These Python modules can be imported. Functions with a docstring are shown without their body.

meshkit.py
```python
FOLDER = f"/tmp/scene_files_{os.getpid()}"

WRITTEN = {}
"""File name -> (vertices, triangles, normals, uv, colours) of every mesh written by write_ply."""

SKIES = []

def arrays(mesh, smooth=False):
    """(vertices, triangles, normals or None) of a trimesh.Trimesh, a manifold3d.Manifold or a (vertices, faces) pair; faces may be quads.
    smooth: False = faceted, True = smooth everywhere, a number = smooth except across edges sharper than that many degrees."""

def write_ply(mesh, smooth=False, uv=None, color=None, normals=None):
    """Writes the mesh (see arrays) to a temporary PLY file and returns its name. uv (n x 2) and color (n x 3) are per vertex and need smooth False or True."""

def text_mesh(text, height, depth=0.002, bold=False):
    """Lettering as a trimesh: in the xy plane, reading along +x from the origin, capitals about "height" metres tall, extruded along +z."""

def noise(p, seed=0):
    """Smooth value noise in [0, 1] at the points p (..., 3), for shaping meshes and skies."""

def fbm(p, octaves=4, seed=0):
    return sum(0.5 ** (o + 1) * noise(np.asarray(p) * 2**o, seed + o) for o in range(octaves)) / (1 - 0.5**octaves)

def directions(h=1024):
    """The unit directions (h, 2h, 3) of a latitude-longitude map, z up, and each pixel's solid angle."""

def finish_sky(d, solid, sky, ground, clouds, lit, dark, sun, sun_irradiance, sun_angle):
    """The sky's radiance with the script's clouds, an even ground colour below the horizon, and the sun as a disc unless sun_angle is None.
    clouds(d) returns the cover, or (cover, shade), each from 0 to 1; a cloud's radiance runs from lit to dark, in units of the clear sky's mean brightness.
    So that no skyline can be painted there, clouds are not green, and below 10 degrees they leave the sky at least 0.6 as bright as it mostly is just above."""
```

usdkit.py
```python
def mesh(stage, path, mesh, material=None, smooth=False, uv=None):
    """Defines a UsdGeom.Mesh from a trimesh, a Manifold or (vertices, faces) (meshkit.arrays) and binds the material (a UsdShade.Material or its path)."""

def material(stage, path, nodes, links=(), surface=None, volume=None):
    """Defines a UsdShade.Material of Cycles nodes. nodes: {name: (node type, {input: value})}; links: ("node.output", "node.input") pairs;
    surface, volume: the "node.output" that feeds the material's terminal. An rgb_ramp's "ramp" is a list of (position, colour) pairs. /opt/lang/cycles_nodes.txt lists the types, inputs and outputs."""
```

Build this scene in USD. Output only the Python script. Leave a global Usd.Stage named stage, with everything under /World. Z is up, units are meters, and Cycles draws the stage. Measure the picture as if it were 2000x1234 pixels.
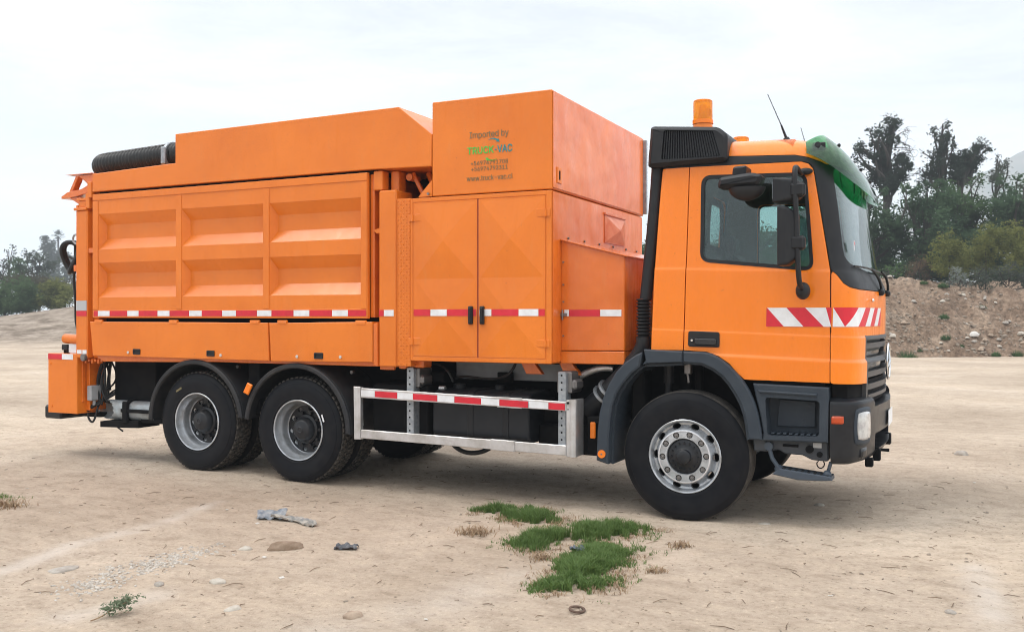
import math, random
import numpy as np, trimesh
import manifold3d as m3
import usdkit, meshkit
from pxr import Usd, UsdGeom, UsdLux, UsdShade, Gf, Sdf

stage = Usd.Stage.CreateInMemory()
UsdGeom.SetStageUpAxis(stage, UsdGeom.Tokens.z)
UsdGeom.SetStageMetersPerUnit(stage, 1.0)
UsdGeom.Xform.Define(stage, '/World')
UsdGeom.Scope.Define(stage, '/World/Looks')

# ---------------------------------------------------------------- camera, sky, sun, exposure
EXPOSURE = -0.24
SKY_STRENGTH = 0.115
SUN_EL, SUN_AZ = math.radians(58), math.radians(-118)      # azimuth = atan2(x, y) of the direction towards the sun
SUN_INTENSITY, SUN_ANGLE = 0.48, 24.0
CAM = np.array([2.12, -8.886, 1.675]); YAW = math.radians(25.6)
RIGHT = np.array([math.cos(YAW), math.sin(YAW)]); FWD = np.array([-math.sin(YAW), math.cos(YAW)])

cam = UsdGeom.Camera.Define(stage, '/World/camera')
cam.AddTranslateOp().Set(Gf.Vec3d(*CAM)); cam.AddRotateZOp().Set(math.degrees(YAW)); cam.AddRotateXOp().Set(90.0)
cam.CreateHorizontalApertureAttr(36.0); cam.CreateVerticalApertureAttr(36.0 * 631 / 1024); cam.CreateFocalLengthAttr(33.66)
cam.CreateClippingRangeAttr(Gf.Vec2f(0.1, 5000)); cam.CreateExposureAttr(EXPOSURE)

sky_mat = usdkit.material(stage, '/World/Looks/sky', {
    'tc': ('texture_coordinate', {}),
    'sky': ('sky_texture', {'sky_type': 'single_scattering', 'sun_disc': False, 'sun_elevation': SUN_EL, 'sun_rotation': SUN_AZ, 'aerosol_density': 2.0}),
    'map': ('mapping', {'scale': (1.0, 1.0, 3.6)}),
    'n1': ('noise_texture', {'scale': 3.0, 'detail': 6, 'roughness': 0.58, 'distortion': 0.3}),
    'cl': ('rgb_ramp', {'ramp': [(0.34, (6.9, 7.15, 7.5)), (0.48, (8.7, 8.85, 9.0)), (0.60, (10.6, 10.6, 10.55))]}),
    'sx': ('separate_xyz', {}), 'up': ('rgb_ramp', {'ramp': [(0.0, (0.80, 0.815, 0.83)), (0.12, (0.93, 0.937, 0.943)), (0.30, (1.12, 1.12, 1.12)), (0.62, (2.1, 2.1, 2.1)), (1.0, (3.0, 3.0, 3.0))]}), 'ov': ('mix_color', {'blend_type': 'multiply', 'fac': 1.0, 'use_clamp': False}),
    'mx': ('mix_color', {'fac': 0.93, 'use_clamp': False}),
    'bg': ('background_shader', {'strength': SKY_STRENGTH})},
    [('tc.generated', 'map.vector'), ('map.vector', 'n1.vector'), ('n1.fac', 'cl.fac'),
     ('tc.generated', 'sx.vector'), ('sx.z', 'up.fac'), ('cl.color', 'ov.a'), ('up.color', 'ov.b'), ('sky.color', 'mx.a'), ('ov.result', 'mx.b'), ('mx.result', 'bg.color')], surface='bg.background')
dome = UsdLux.DomeLight.Define(stage, '/World/sky')
UsdShade.MaterialBindingAPI.Apply(dome.GetPrim()).Bind(sky_mat)
dome.GetPrim().SetCustomDataByKey('kind', 'structure')
dome.GetPrim().SetCustomDataByKey('label', 'pale overcast sky with faint clouds')
sun = UsdLux.DistantLight.Define(stage, '/World/sun')
sun.CreateIntensityAttr(SUN_INTENSITY); sun.CreateAngleAttr(SUN_ANGLE); sun.CreateNormalizeAttr(True); sun.CreateColorAttr(Gf.Vec3f(1.0, 0.95, 0.88))
sun.AddRotateZOp().Set(-math.degrees(SUN_AZ)); sun.AddRotateXOp().Set(-(90 - math.degrees(SUN_EL)))

# ---------------------------------------------------------------- object helpers
USED = {}
def fresh(parent, name):
    n = USED.get((parent, name), 0); USED[(parent, name)] = n + 1
    return f'{parent}/{name}' if n == 0 else f'{parent}/{name}_{n:03d}'
def tag(prim, label=None, cat=None, group=None, kind=None):
    for k, v in (('label', label), ('category', cat), ('group', group), ('kind', kind)):
        if v: prim.SetCustomDataByKey(k, v)
    return prim
def thing(name, label, cat, loc=(0, 0, 0), rotz=0.0, group=None):
    p = fresh('/World', name); x = UsdGeom.Xform.Define(stage, p)
    x.AddTranslateOp().Set(Gf.Vec3d(*map(float, loc)))
    if rotz: x.AddRotateZOp().Set(math.degrees(rotz))
    tag(x.GetPrim(), label, cat, group)
    return p
def obj(parent, name, mesh, mat, smooth=30, label=None, kind=None, cat=None, group=None):
    p = fresh(parent, name)
    m = usdkit.mesh(stage, p, mesh, mat, smooth=smooth)
    tag(m.GetPrim(), label, cat, group, kind)
    return p
def copy_of(src, loc, rotz, label, scale=1.0, group=None):
    name = src.rsplit('/', 1)[1].rstrip('0123456789').rstrip('_')
    p = fresh('/World', name); x = UsdGeom.Xform.Define(stage, p)
    x.GetPrim().GetReferences().AddInternalReference(src)
    x.ClearXformOpOrder(); 
    x.AddTranslateOp(opSuffix='own').Set(Gf.Vec3d(*map(float, loc))); x.AddRotateZOp(opSuffix='own').Set(math.degrees(rotz)); x.AddScaleOp(opSuffix='own').Set(Gf.Vec3f(scale, scale, scale))
    x.GetPrim().SetInstanceable(True); tag(x.GetPrim(), label, None, group)
    return p

# ---------------------------------------------------------------- mesh helpers
def T(v, f): return trimesh.Trimesh(np.asarray(v, float), np.asarray(f, int), process=False)
def cat(*ms):
    ms = [m for x in ms for m in (x if isinstance(x, list) else [x])]
    return trimesh.util.concatenate([as_tm(m) for m in ms])
def as_tm(m):
    if hasattr(m, 'to_mesh'):
        k = m.to_mesh(); return T(k.vert_properties[:, :3], k.tri_verts)
    return m
def as_mf(m):
    return m if hasattr(m, 'to_mesh') else m3.Manifold(m3.Mesh(np.asarray(m.vertices, np.float32), np.asarray(m.faces, np.uint32)))
def moved(m, d=(0, 0, 0), M=None):
    m = as_tm(m).copy(); v = np.array(m.vertices)
    if M is not None: v = v @ np.asarray(M).T
    m.vertices = v + np.asarray(d, float); return m
def mirror_y(m):
    m = as_tm(m); v = np.array(m.vertices) * [1, -1, 1]
    return T(v, np.array(m.faces)[:, ::-1])
def rot(axis, a):
    c, s = math.cos(a), math.sin(a)
    return np.array({'x': [[1, 0, 0], [0, c, -s], [0, s, c]], 'y': [[c, 0, s], [0, 1, 0], [-s, 0, c]], 'z': [[c, -s, 0], [s, c, 0], [0, 0, 1]]}[axis])
def cbox(x0, x1, y0, y1, z0, z1, b=0.005):
    b = min(b, 0.45 * min(x1 - x0, y1 - y0, z1 - z0)); p = []
    for x, sx in ((x0, 1), (x1, -1)):
        for y, sy in ((y0, 1), (y1, -1)):
            for z, sz in ((z0, 1), (z1, -1)):
                p += [(x + sx * b, y + sy * b, z), (x + sx * b, y, z + sz * b), (x, y + sy * b, z + sz * b)]
    return as_tm(m3.Manifold.hull_points(np.array(p, float)))
def area2(p): return float(np.sum(p[:, 0] * np.roll(p[:, 1], -1) - np.roll(p[:, 0], -1) * p[:, 1]))
def inset(p, b):
    a, c = np.roll(p, 1, 0), np.roll(p, -1, 0)
    d1, d2 = p - a, c - p
    n1 = np.stack([-d1[:, 1], d1[:, 0]], 1) / np.linalg.norm(d1, axis=1, keepdims=True); n2 = np.stack([-d2[:, 1], d2[:, 0]], 1) / np.linalg.norm(d2, axis=1, keepdims=True)
    m = n1 + n2; m /= np.maximum(np.sum(m * n1, 1, keepdims=True), 0.35); 
    return p + b * m
def prism(pts, a0, a1, axis='y', b=0.0):
    p = np.asarray(pts, float)
    if area2(p) < 0: p = p[::-1]
    n = len(p); q = inset(p, b) if b else p
    rings = [(q, a0), (p, a0 + b), (p, a1 - b), (q, a1)] if b else [(p, a0), (p, a1)]
    V = np.vstack([np.column_stack([r, np.full(n, h)]) for r, h in rings]); F = []
    for k in range(len(rings) - 1):
        for i in range(n):
            j = (i + 1) % n; F += [(k * n + i, k * n + j, (k + 1) * n + j), (k * n + i, (k + 1) * n + j, (k + 1) * n + i)]
    t = np.asarray(m3.triangulate([q])); L = (len(rings) - 1) * n
    F += [tuple(x[::-1]) for x in t] + [tuple(x + L) for x in t]
    F = np.array(F)
    if axis == 'y': V = V[:, [0, 2, 1]]; F = F[:, ::-1]
    elif axis == 'x': V = V[:, [2, 0, 1]]
    return T(V, F)
def rounded(pts, r, k=5):
    p = np.asarray(pts, float); n = len(p); out = []
    for i in range(n):
        a, c, e = p[i - 1], p[i], p[(i + 1) % n]
        u, v = (a - c) / np.linalg.norm(a - c), (e - c) / np.linalg.norm(e - c)
        d = min(r, 0.45 * np.linalg.norm(a - c), 0.45 * np.linalg.norm(e - c))
        for t in np.linspace(0, 1, k): out.append((1 - t) ** 2 * (c + u * d) + 2 * t * (1 - t) * c + t * t * (c + v * d))
    return np.array(out)
def smooth_path(pts, n=40):
    from scipy.interpolate import CubicSpline
    p = np.asarray(pts, float); s = np.r_[0, np.cumsum(np.linalg.norm(np.diff(p, axis=0), axis=1))]
    return CubicSpline(s, p)(np.linspace(0, s[-1], n))
def tube(points, r, sides=10, caps=True):
    p = np.asarray(points, float); n = len(p); r = np.broadcast_to(r, (n,)).astype(float)
    t = np.gradient(p, axis=0); t /= np.linalg.norm(t, axis=1, keepdims=True) + 1e-12
    a = np.zeros_like(p); a0 = np.cross(t[0], [0, 0, 1.0]) 
    if np.linalg.norm(a0) < 0.2: a0 = np.cross(t[0], [1.0, 0, 0])
    for i in range(n):
        a0 = a0 - t[i] * np.dot(a0, t[i]); a0 /= np.linalg.norm(a0) + 1e-12; a[i] = a0
    b = np.cross(t, a); g = np.arange(sides) * 2 * np.pi / sides
    v = p[:, None] + r[:, None, None] * (np.cos(g)[None, :, None] * a[:, None] + np.sin(g)[None, :, None] * b[:, None])
    i, j = np.meshgrid(np.arange(n - 1), np.arange(sides), indexing='ij'); k = (j + 1) % sides
    q = np.stack([i * sides + j, i * sides + k, (i + 1) * sides + k, (i + 1) * sides + j], -1).reshape(-1, 4)
    f = np.vstack([q[:, [0, 1, 2]], q[:, [0, 2, 3]]]); v = v.reshape(-1, 3)
    if caps:
        m = len(v); v = np.vstack([v, p[0], p[-1]]); s = np.arange(sides); s2 = (s + 1) % sides; L = (n - 1) * sides
        f = np.vstack([f, np.stack([s2, s, np.full(sides, m)], 1), np.stack([L + s, L + s2, np.full(sides, m + 1)], 1)])
    return T(v, f)
def revolve(profile, n=48, closed=False):
    """profile of (radius, y) round the y axis."""
    p = np.asarray(profile, float); k = len(p); g = np.arange(n) * 2 * np.pi / n
    v = np.stack([p[None, :, 0] * np.cos(g)[:, None], np.broadcast_to(p[None, :, 1], (n, k)), p[None, :, 0] * np.sin(g)[:, None]], -1).reshape(-1, 3)
    m = k if closed else k - 1
    i, j = np.meshgrid(np.arange(n), np.arange(m), indexing='ij'); i2, j2 = (i + 1) % n, (j + 1) % k
    q = np.stack([i * k + j, i * k + j2, i2 * k + j2, i2 * k + j], -1).reshape(-1, 4)
    return T(v, np.vstack([q[:, [0, 1, 2]], q[:, [0, 2, 3]]]))
def cyl(p0, p1, r, n=16):
    return tube([p0, p1], r, n)
def sphere(c, r, sub=2, sc=(1, 1, 1)):
    m = trimesh.creation.icosphere(subdivisions=sub, radius=1.0); return T(np.array(m.vertices) * np.array(sc) * r + np.asarray(c, float), m.faces)

# ---------------------------------------------------------------- materials
def mat(name, color, rough=0.5, metal=0.0, vary=None, scale=8.0, bump=0.0, bscale=60.0, rvary=0.0, ramp=(0.35, 0.65), detail=4, **kw):
    nodes = {'g': ('geometry', {}), 'p': ('principled_bsdf', {'base_color': color, 'roughness': rough, 'metallic': metal, **kw})}; links = []
    if vary is not None or rvary:
        nodes['n'] = ('noise_texture', {'scale': scale, 'detail': detail, 'roughness': 0.6}); links += [('g.position', 'n.vector')]
    if vary is not None:
        nodes['r'] = ('rgb_ramp', {'ramp': [(ramp[0], color), (ramp[1], vary)]}); links += [('n.fac', 'r.fac'), ('r.color', 'p.base_color')]
    if rvary:
        nodes['mr'] = ('map_range', {'from_min': 0.3, 'from_max': 0.7, 'to_min': rough - rvary, 'to_max': rough + rvary}); links += [('n.fac', 'mr.value'), ('mr.result', 'p.roughness')]
    if bump:
        nodes['bn'] = ('noise_texture', {'scale': bscale, 'detail': 3, 'roughness': 0.6}); nodes['b'] = ('bump', {'strength': bump, 'distance': 0.01})
        links += [('g.position', 'bn.vector'), ('bn.fac', 'b.height'), ('b.normal', 'p.normal')]
    return usdkit.material(stage, '/World/Looks/' + name, nodes, links, surface='p.BSDF')

def paint(name, c, c2, rough, coat, dent, wear=(0.30, 0.085, 0.025), grime=0.5):
    """sprayed sheet metal: slow tone drift, orange peel, shallow dents and a thin dry film of dust with streaks of its own."""
    return usdkit.material(stage, '/World/Looks/' + name, {
        'g': ('geometry', {}),
        'n': ('noise_texture', {'scale': 1.3, 'detail': 5, 'roughness': 0.62}),
        'r': ('rgb_ramp', {'ramp': [(0.34, c), (0.66, c2)]}),
        'ms': ('mapping', {'scale': (5.0, 5.0, 0.9)}),
        'ns': ('noise_texture', {'scale': 2.2, 'detail': 7, 'roughness': 0.7}),
        'rs': ('rgb_ramp', {'ramp': [(0.56, (0, 0, 0)), (0.78, (grime, grime, grime))]}),
        'mx': ('mix_color', {'b': (0.52, 0.25, 0.10)}),
        'sp': ('noise_texture', {'scale': 38.0, 'detail': 3, 'roughness': 0.6}),
        'sr': ('rgb_ramp', {'ramp': [(0.715, (0, 0, 0)), (0.735, (0.7, 0.7, 0.7))]}),
        'm2': ('mix_color', {'b': wear}),
        'bd': ('noise_texture', {'scale': 1.9, 'detail': 2, 'roughness': 0.5}),
        'bp': ('noise_texture', {'scale': 140.0, 'detail': 1}),
        'ad': ('math', {'math_type': 'multiply_add', 'value2': 0.015}),
        'b': ('bump', {'strength': 1.0, 'distance': dent}),
        'rr': ('map_range', {'from_min': 0.3, 'from_max': 0.75, 'to_min': rough - 0.06, 'to_max': rough + 0.16}),
        'p': ('principled_bsdf', {'specular_ior_level': 0.33, 'coat_weight': coat, 'coat_roughness': 0.16})},
        [('g.position', 'n.vector'), ('n.fac', 'r.fac'), ('g.position', 'ms.vector'), ('ms.vector', 'ns.vector'), ('ns.fac', 'rs.fac'),
         ('r.color', 'mx.a'), ('rs.color', 'mx.fac'), ('g.position', 'sp.vector'), ('sp.fac', 'sr.fac'), ('mx.result', 'm2.a'), ('sr.color', 'm2.fac'),
         ('m2.result', 'p.base_color'), ('g.position', 'bd.vector'), ('g.position', 'bp.vector'), ('bp.fac', 'ad.value1'), ('bd.fac', 'ad.value3'),
         ('ad.value', 'b.height'), ('b.normal', 'p.normal'), ('ns.fac', 'rr.value'), ('rr.result', 'p.roughness')], surface='p.BSDF')

def pane(name, tint, rough=0.0, ior=1.5, boost=0.0):
    return usdkit.material(stage, '/World/Looks/' + name, {
        'ge': ('geometry', {}), 'io': ('mix_float', {'a': ior, 'b': 1.0 / ior}),
        't': ('transparent_bsdf', {'color': tint}), 'gl': ('glossy_bsdf', {'color': (1, 1, 1), 'roughness': rough}),
        'f': ('fresnel', {}), 'a': ('math', {'math_type': 'add', 'value2': boost, 'use_clamp': True}), 'm': ('mix_closure', {})},
        [('ge.backfacing', 'io.fac'), ('io.result', 'f.IOR'), ('f.fac', 'a.value1'), ('a.value', 'm.fac'), ('t.BSDF', 'm.closure1'), ('gl.BSDF', 'm.closure2')], surface='m.closure')

M = {}
M['body'] = paint('body_orange', (0.62, 0.150, 0.010), (0.70, 0.180, 0.013), 0.34, 0.22, 0.010, grime=0.22)
M['panel'] = paint('panel_orange', (0.60, 0.122, 0.010), (0.67, 0.158, 0.013), 0.22, 0.6, 0.06, grime=0.15)
M['cab'] = paint('cab_orange', (0.76, 0.180, 0.004), (0.80, 0.196, 0.005), 0.26, 0.45, 0.002, grime=0.06)
M['liner'] = mat('cab_lining', (0.10, 0.105, 0.10), 0.8)
M['seat'] = mat('seat_cloth', (0.035, 0.04, 0.042), 0.9)
M['grey'] = mat('grey_plastic', (0.025, 0.034, 0.046), 0.5, specular_ior_level=0.3, vary=(0.034, 0.044, 0.056), scale=5, bump=0.25, bscale=300)
M['black'] = mat('black_plastic', (0.008, 0.0086, 0.0105), 0.45, specular_ior_level=0.3, vary=(0.013, 0.0135, 0.015), scale=7, bump=0.15, bscale=260, rvary=0.08)
M['gloss_black'] = mat('gloss_black', (0.012, 0.013, 0.015), 0.18)
M['fender'] = mat('fender_black', (0.011, 0.012, 0.015), 0.55, specular_ior_level=0.35, vary=(0.024, 0.023, 0.023), scale=5, bump=0.2, bscale=200)
M['rubber'] = mat('tyre_rubber', (0.0040, 0.0046, 0.0068), 0.5, specular_ior_level=0.15, vary=(0.0085, 0.0088, 0.0105), scale=9, bump=0.2, bscale=120, rvary=0.08)
M['tread'] = mat('dusty_tread', (0.024, 0.022, 0.020), 0.9, vary=(0.070, 0.061, 0.052), scale=18, bump=0.4, bscale=90)
M['dark'] = mat('dark_metal', (0.0042, 0.0046, 0.006), 0.7, specular_ior_level=0.1, vary=(0.009, 0.0088, 0.0088), scale=6)
M['hub'] = mat('hub_black', (0.006, 0.007, 0.010), 0.4, specular_ior_level=0.4, vary=(0.011, 0.012, 0.014), scale=20)
M['rim'] = mat('rim_silver', (0.55, 0.58, 0.62), 0.36, 0.75, vary=(0.33, 0.34, 0.35), scale=11, rvary=0.08)
M['ring'] = mat('nut_ring', (0.66, 0.66, 0.68), 0.34, 0.5, vary=(0.56, 0.56, 0.58), scale=30)
M['nut'] = mat('nut_steel', (0.20, 0.19, 0.185), 0.45, 0.8)
M['alu'] = mat('mill_aluminium', (0.60, 0.60, 0.61), 0.42, 0.85, vary=(0.44, 0.42, 0.40), scale=6, bump=0.15, bscale=90, rvary=0.1)
M['galv'] = mat('galvanised', (0.36, 0.38, 0.40), 0.5, 0.7, vary=(0.26, 0.28, 0.30), scale=22, rvary=0.1)
M['lightgrey'] = mat('frame_grey', (0.36, 0.37, 0.385), 0.6, vary=(0.27, 0.275, 0.28), scale=4)
M['pipe'] = mat('exhaust_steel', (0.33, 0.375, 0.40), 0.55, 0.35, vary=(0.24, 0.25, 0.25), scale=9, bump=0.3, bscale=40)
M['red'] = mat('reflective_red', (0.58, 0.012, 0.030), 0.35, vary=(0.50, 0.012, 0.026), scale=12)
M['white'] = mat('reflective_white', (0.72, 0.73, 0.75), 0.35, vary=(0.62, 0.62, 0.63), scale=12)
M['plate'] = mat('grey_reflector', (0.42, 0.43, 0.44), 0.35, vary=(0.36, 0.37, 0.38), scale=200)
M['hose'] = mat('hose_black', (0.008, 0.0085, 0.009), 0.45, specular_ior_level=0.35, vary=(0.015, 0.015, 0.015), scale=12)
M['glass'] = pane('window_glass', (0.72, 0.84, 0.82), boost=0.01)
M['screen'] = pane('windscreen_glass', (0.74, 0.86, 0.84), boost=0.07)
M['visor'] = pane('green_visor', (0.11, 0.52, 0.25), 0.02, 1.45, 0.02)
M['amber'] = mat('amber_lens', (0.90, 0.30, 0.008), 0.15, transmission_weight=0.55, ior=1.45)
M['amberbulb'] = mat('amber_reflector', (0.55, 0.16, 0.01), 0.3)
M['orangelens'] = mat('orange_lens', (0.80, 0.19, 0.010), 0.2)
M['redlens'] = mat('indicator_lens', (0.42, 0.055, 0.012), 0.2)
M['lamp'] = mat('lamp_glass', (0.30, 0.30, 0.295), 0.10, vary=(0.50, 0.50, 0.49), scale=16, coat_weight=1.0)
M['chrome'] = mat('chrome', (0.75, 0.76, 0.78), 0.10, 1.0)
M['ink_dark'] = mat('ink_grey_green', (0.13, 0.125, 0.06), 0.5)
M['ink_green'] = mat('ink_green', (0.06, 0.42, 0.05), 0.5)
M['ink_teal'] = mat('ink_teal', (0.01, 0.20, 0.22), 0.5)

# ================================================================ ground, bank, hills, haze
def Wd(s, t):
    """s metres to the right and t metres ahead of where the photographer stands"""
    return CAM[:2] + np.multiply.outer(np.asarray(s, float), RIGHT) + np.multiply.outer(np.asarray(t, float), FWD)
def sm(x): x = np.clip(x, 0, 1); return x * x * (3 - 2 * x)
def axis_lines(lo, hi, step, far, g=1.065):
    mid = np.arange(lo, hi + step / 2, step); out = [step]; 
    while sum(out) < far: out.append(out[-1] * g)
    d = np.cumsum(out); return np.r_[lo - d[::-1], mid, mid[-1] + d]
def truck_mask(x, y):
    return sm(np.maximum(np.maximum(np.abs(x + 2.6) - 3.4, np.abs(y) - 1.3), 0) / 1.2)
def ground_z(x, y, fine=True):
    x, y = np.asarray(x, float), np.asarray(y, float); P3 = np.stack([x, y, 0 * x], -1)
    s = (x - CAM[0]) * RIGHT[0] + (y - CAM[1]) * RIGHT[1]; t = (x - CAM[0]) * FWD[0] + (y - CAM[1]) * FWD[1]
    z = 0.050 * sm((-x - 2.8) / 2.6) * sm((9 - np.abs(x + 5)) / 6)
    z = z + truck_mask(x, y) * ((meshkit.fbm(P3 * 0.22 + 3.1, 3, 5) - 0.5) * 0.14)
    left = sm((t - 50) / 27) * np.clip(1.72 + 0.15 * (s + 40), 0.6, 2.9) * sm((-6 - s) / 14)
    z = z + left + sm((t - 40) / 40) * (meshkit.fbm(P3 * 0.05, 3, 9) - 0.5) * 0.9 * sm((-6 - s) / 14)
    if fine:
        z = z + (meshkit.fbm(P3 * 2.1, 4, 11) - 0.5) * 0.030 + (meshkit.fbm(P3 * 9.0, 2, 21) - 0.5) * 0.010
        for off, c in ((0.0, 2.36), (1.9, 4.3)):                       # old wheel tracks curving past on the right
            d = x - (c + 0.05 * (y + 1) ** 2 * 0.35); z = z - 0.012 * np.exp(-(d / 0.16) ** 2) + 0.008 * np.exp(-((np.abs(d) - 0.26) / 0.08) ** 2)
    return z
gx, gy = axis_lines(-8.5, 6.0, 0.05, 900), axis_lines(-7.2, 4.5, 0.05, 900)
X, Yg = np.meshgrid(gx, gy, indexing='ij')
Zg = ground_z(X, Yg)
V = np.stack([X, Yg, Zg], -1).reshape(-1, 3); n1, n2 = X.shape
i, j = np.meshgrid(np.arange(n1 - 1), np.arange(n2 - 1), indexing='ij'); q = i * n2 + j
F = np.concatenate([np.stack([q, q + n2, q + n2 + 1], -1).reshape(-1, 3), np.stack([q, q + n2 + 1, q + 1], -1).reshape(-1, 3)])
def seg_dist(p, a, b):
    a, b = np.array(a), np.array(b); d = b - a; u = np.clip(((p - a) @ d) / (d @ d), 0, 1); return np.linalg.norm(p - a - u[:, None] * d, axis=1)
p2 = V[:, :2]; chalk = np.zeros(len(V))
for pts, wd, am in (([(-3.50, -4.85), (-3.59, -4.31), (-3.695, -4.0), (-3.633, -3.527), (-3.66, -3.2), (-3.9, -2.4)], 0.085, 1.0), ([(2.15, -1.9), (2.22, -2.6), (2.24, -3.2), (2.2, -4.2)], 0.11, 1.0), ([(-2.35, -5.2), (-2.25, -4.7)], 0.13, 0.9), ([(-1.0, -4.9), (-0.6, -4.2), (-0.5, -3.4)], 0.22, 0.55), ([(-0.6, -1.65), (-0.35, -1.45)], 0.12, 0.5)):
    dmin = np.min([seg_dist(p2, a, b) for a, b in zip(pts[:-1], pts[1:])], axis=0); chalk = np.maximum(chalk, 0.45 * am * np.exp(-(dmin / wd) ** 2))
chalk *= np.clip(meshkit.fbm(V * [6, 6, 0] + 0.7, 4, 33) * 2.6 - 0.62, 0, 1)
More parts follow.
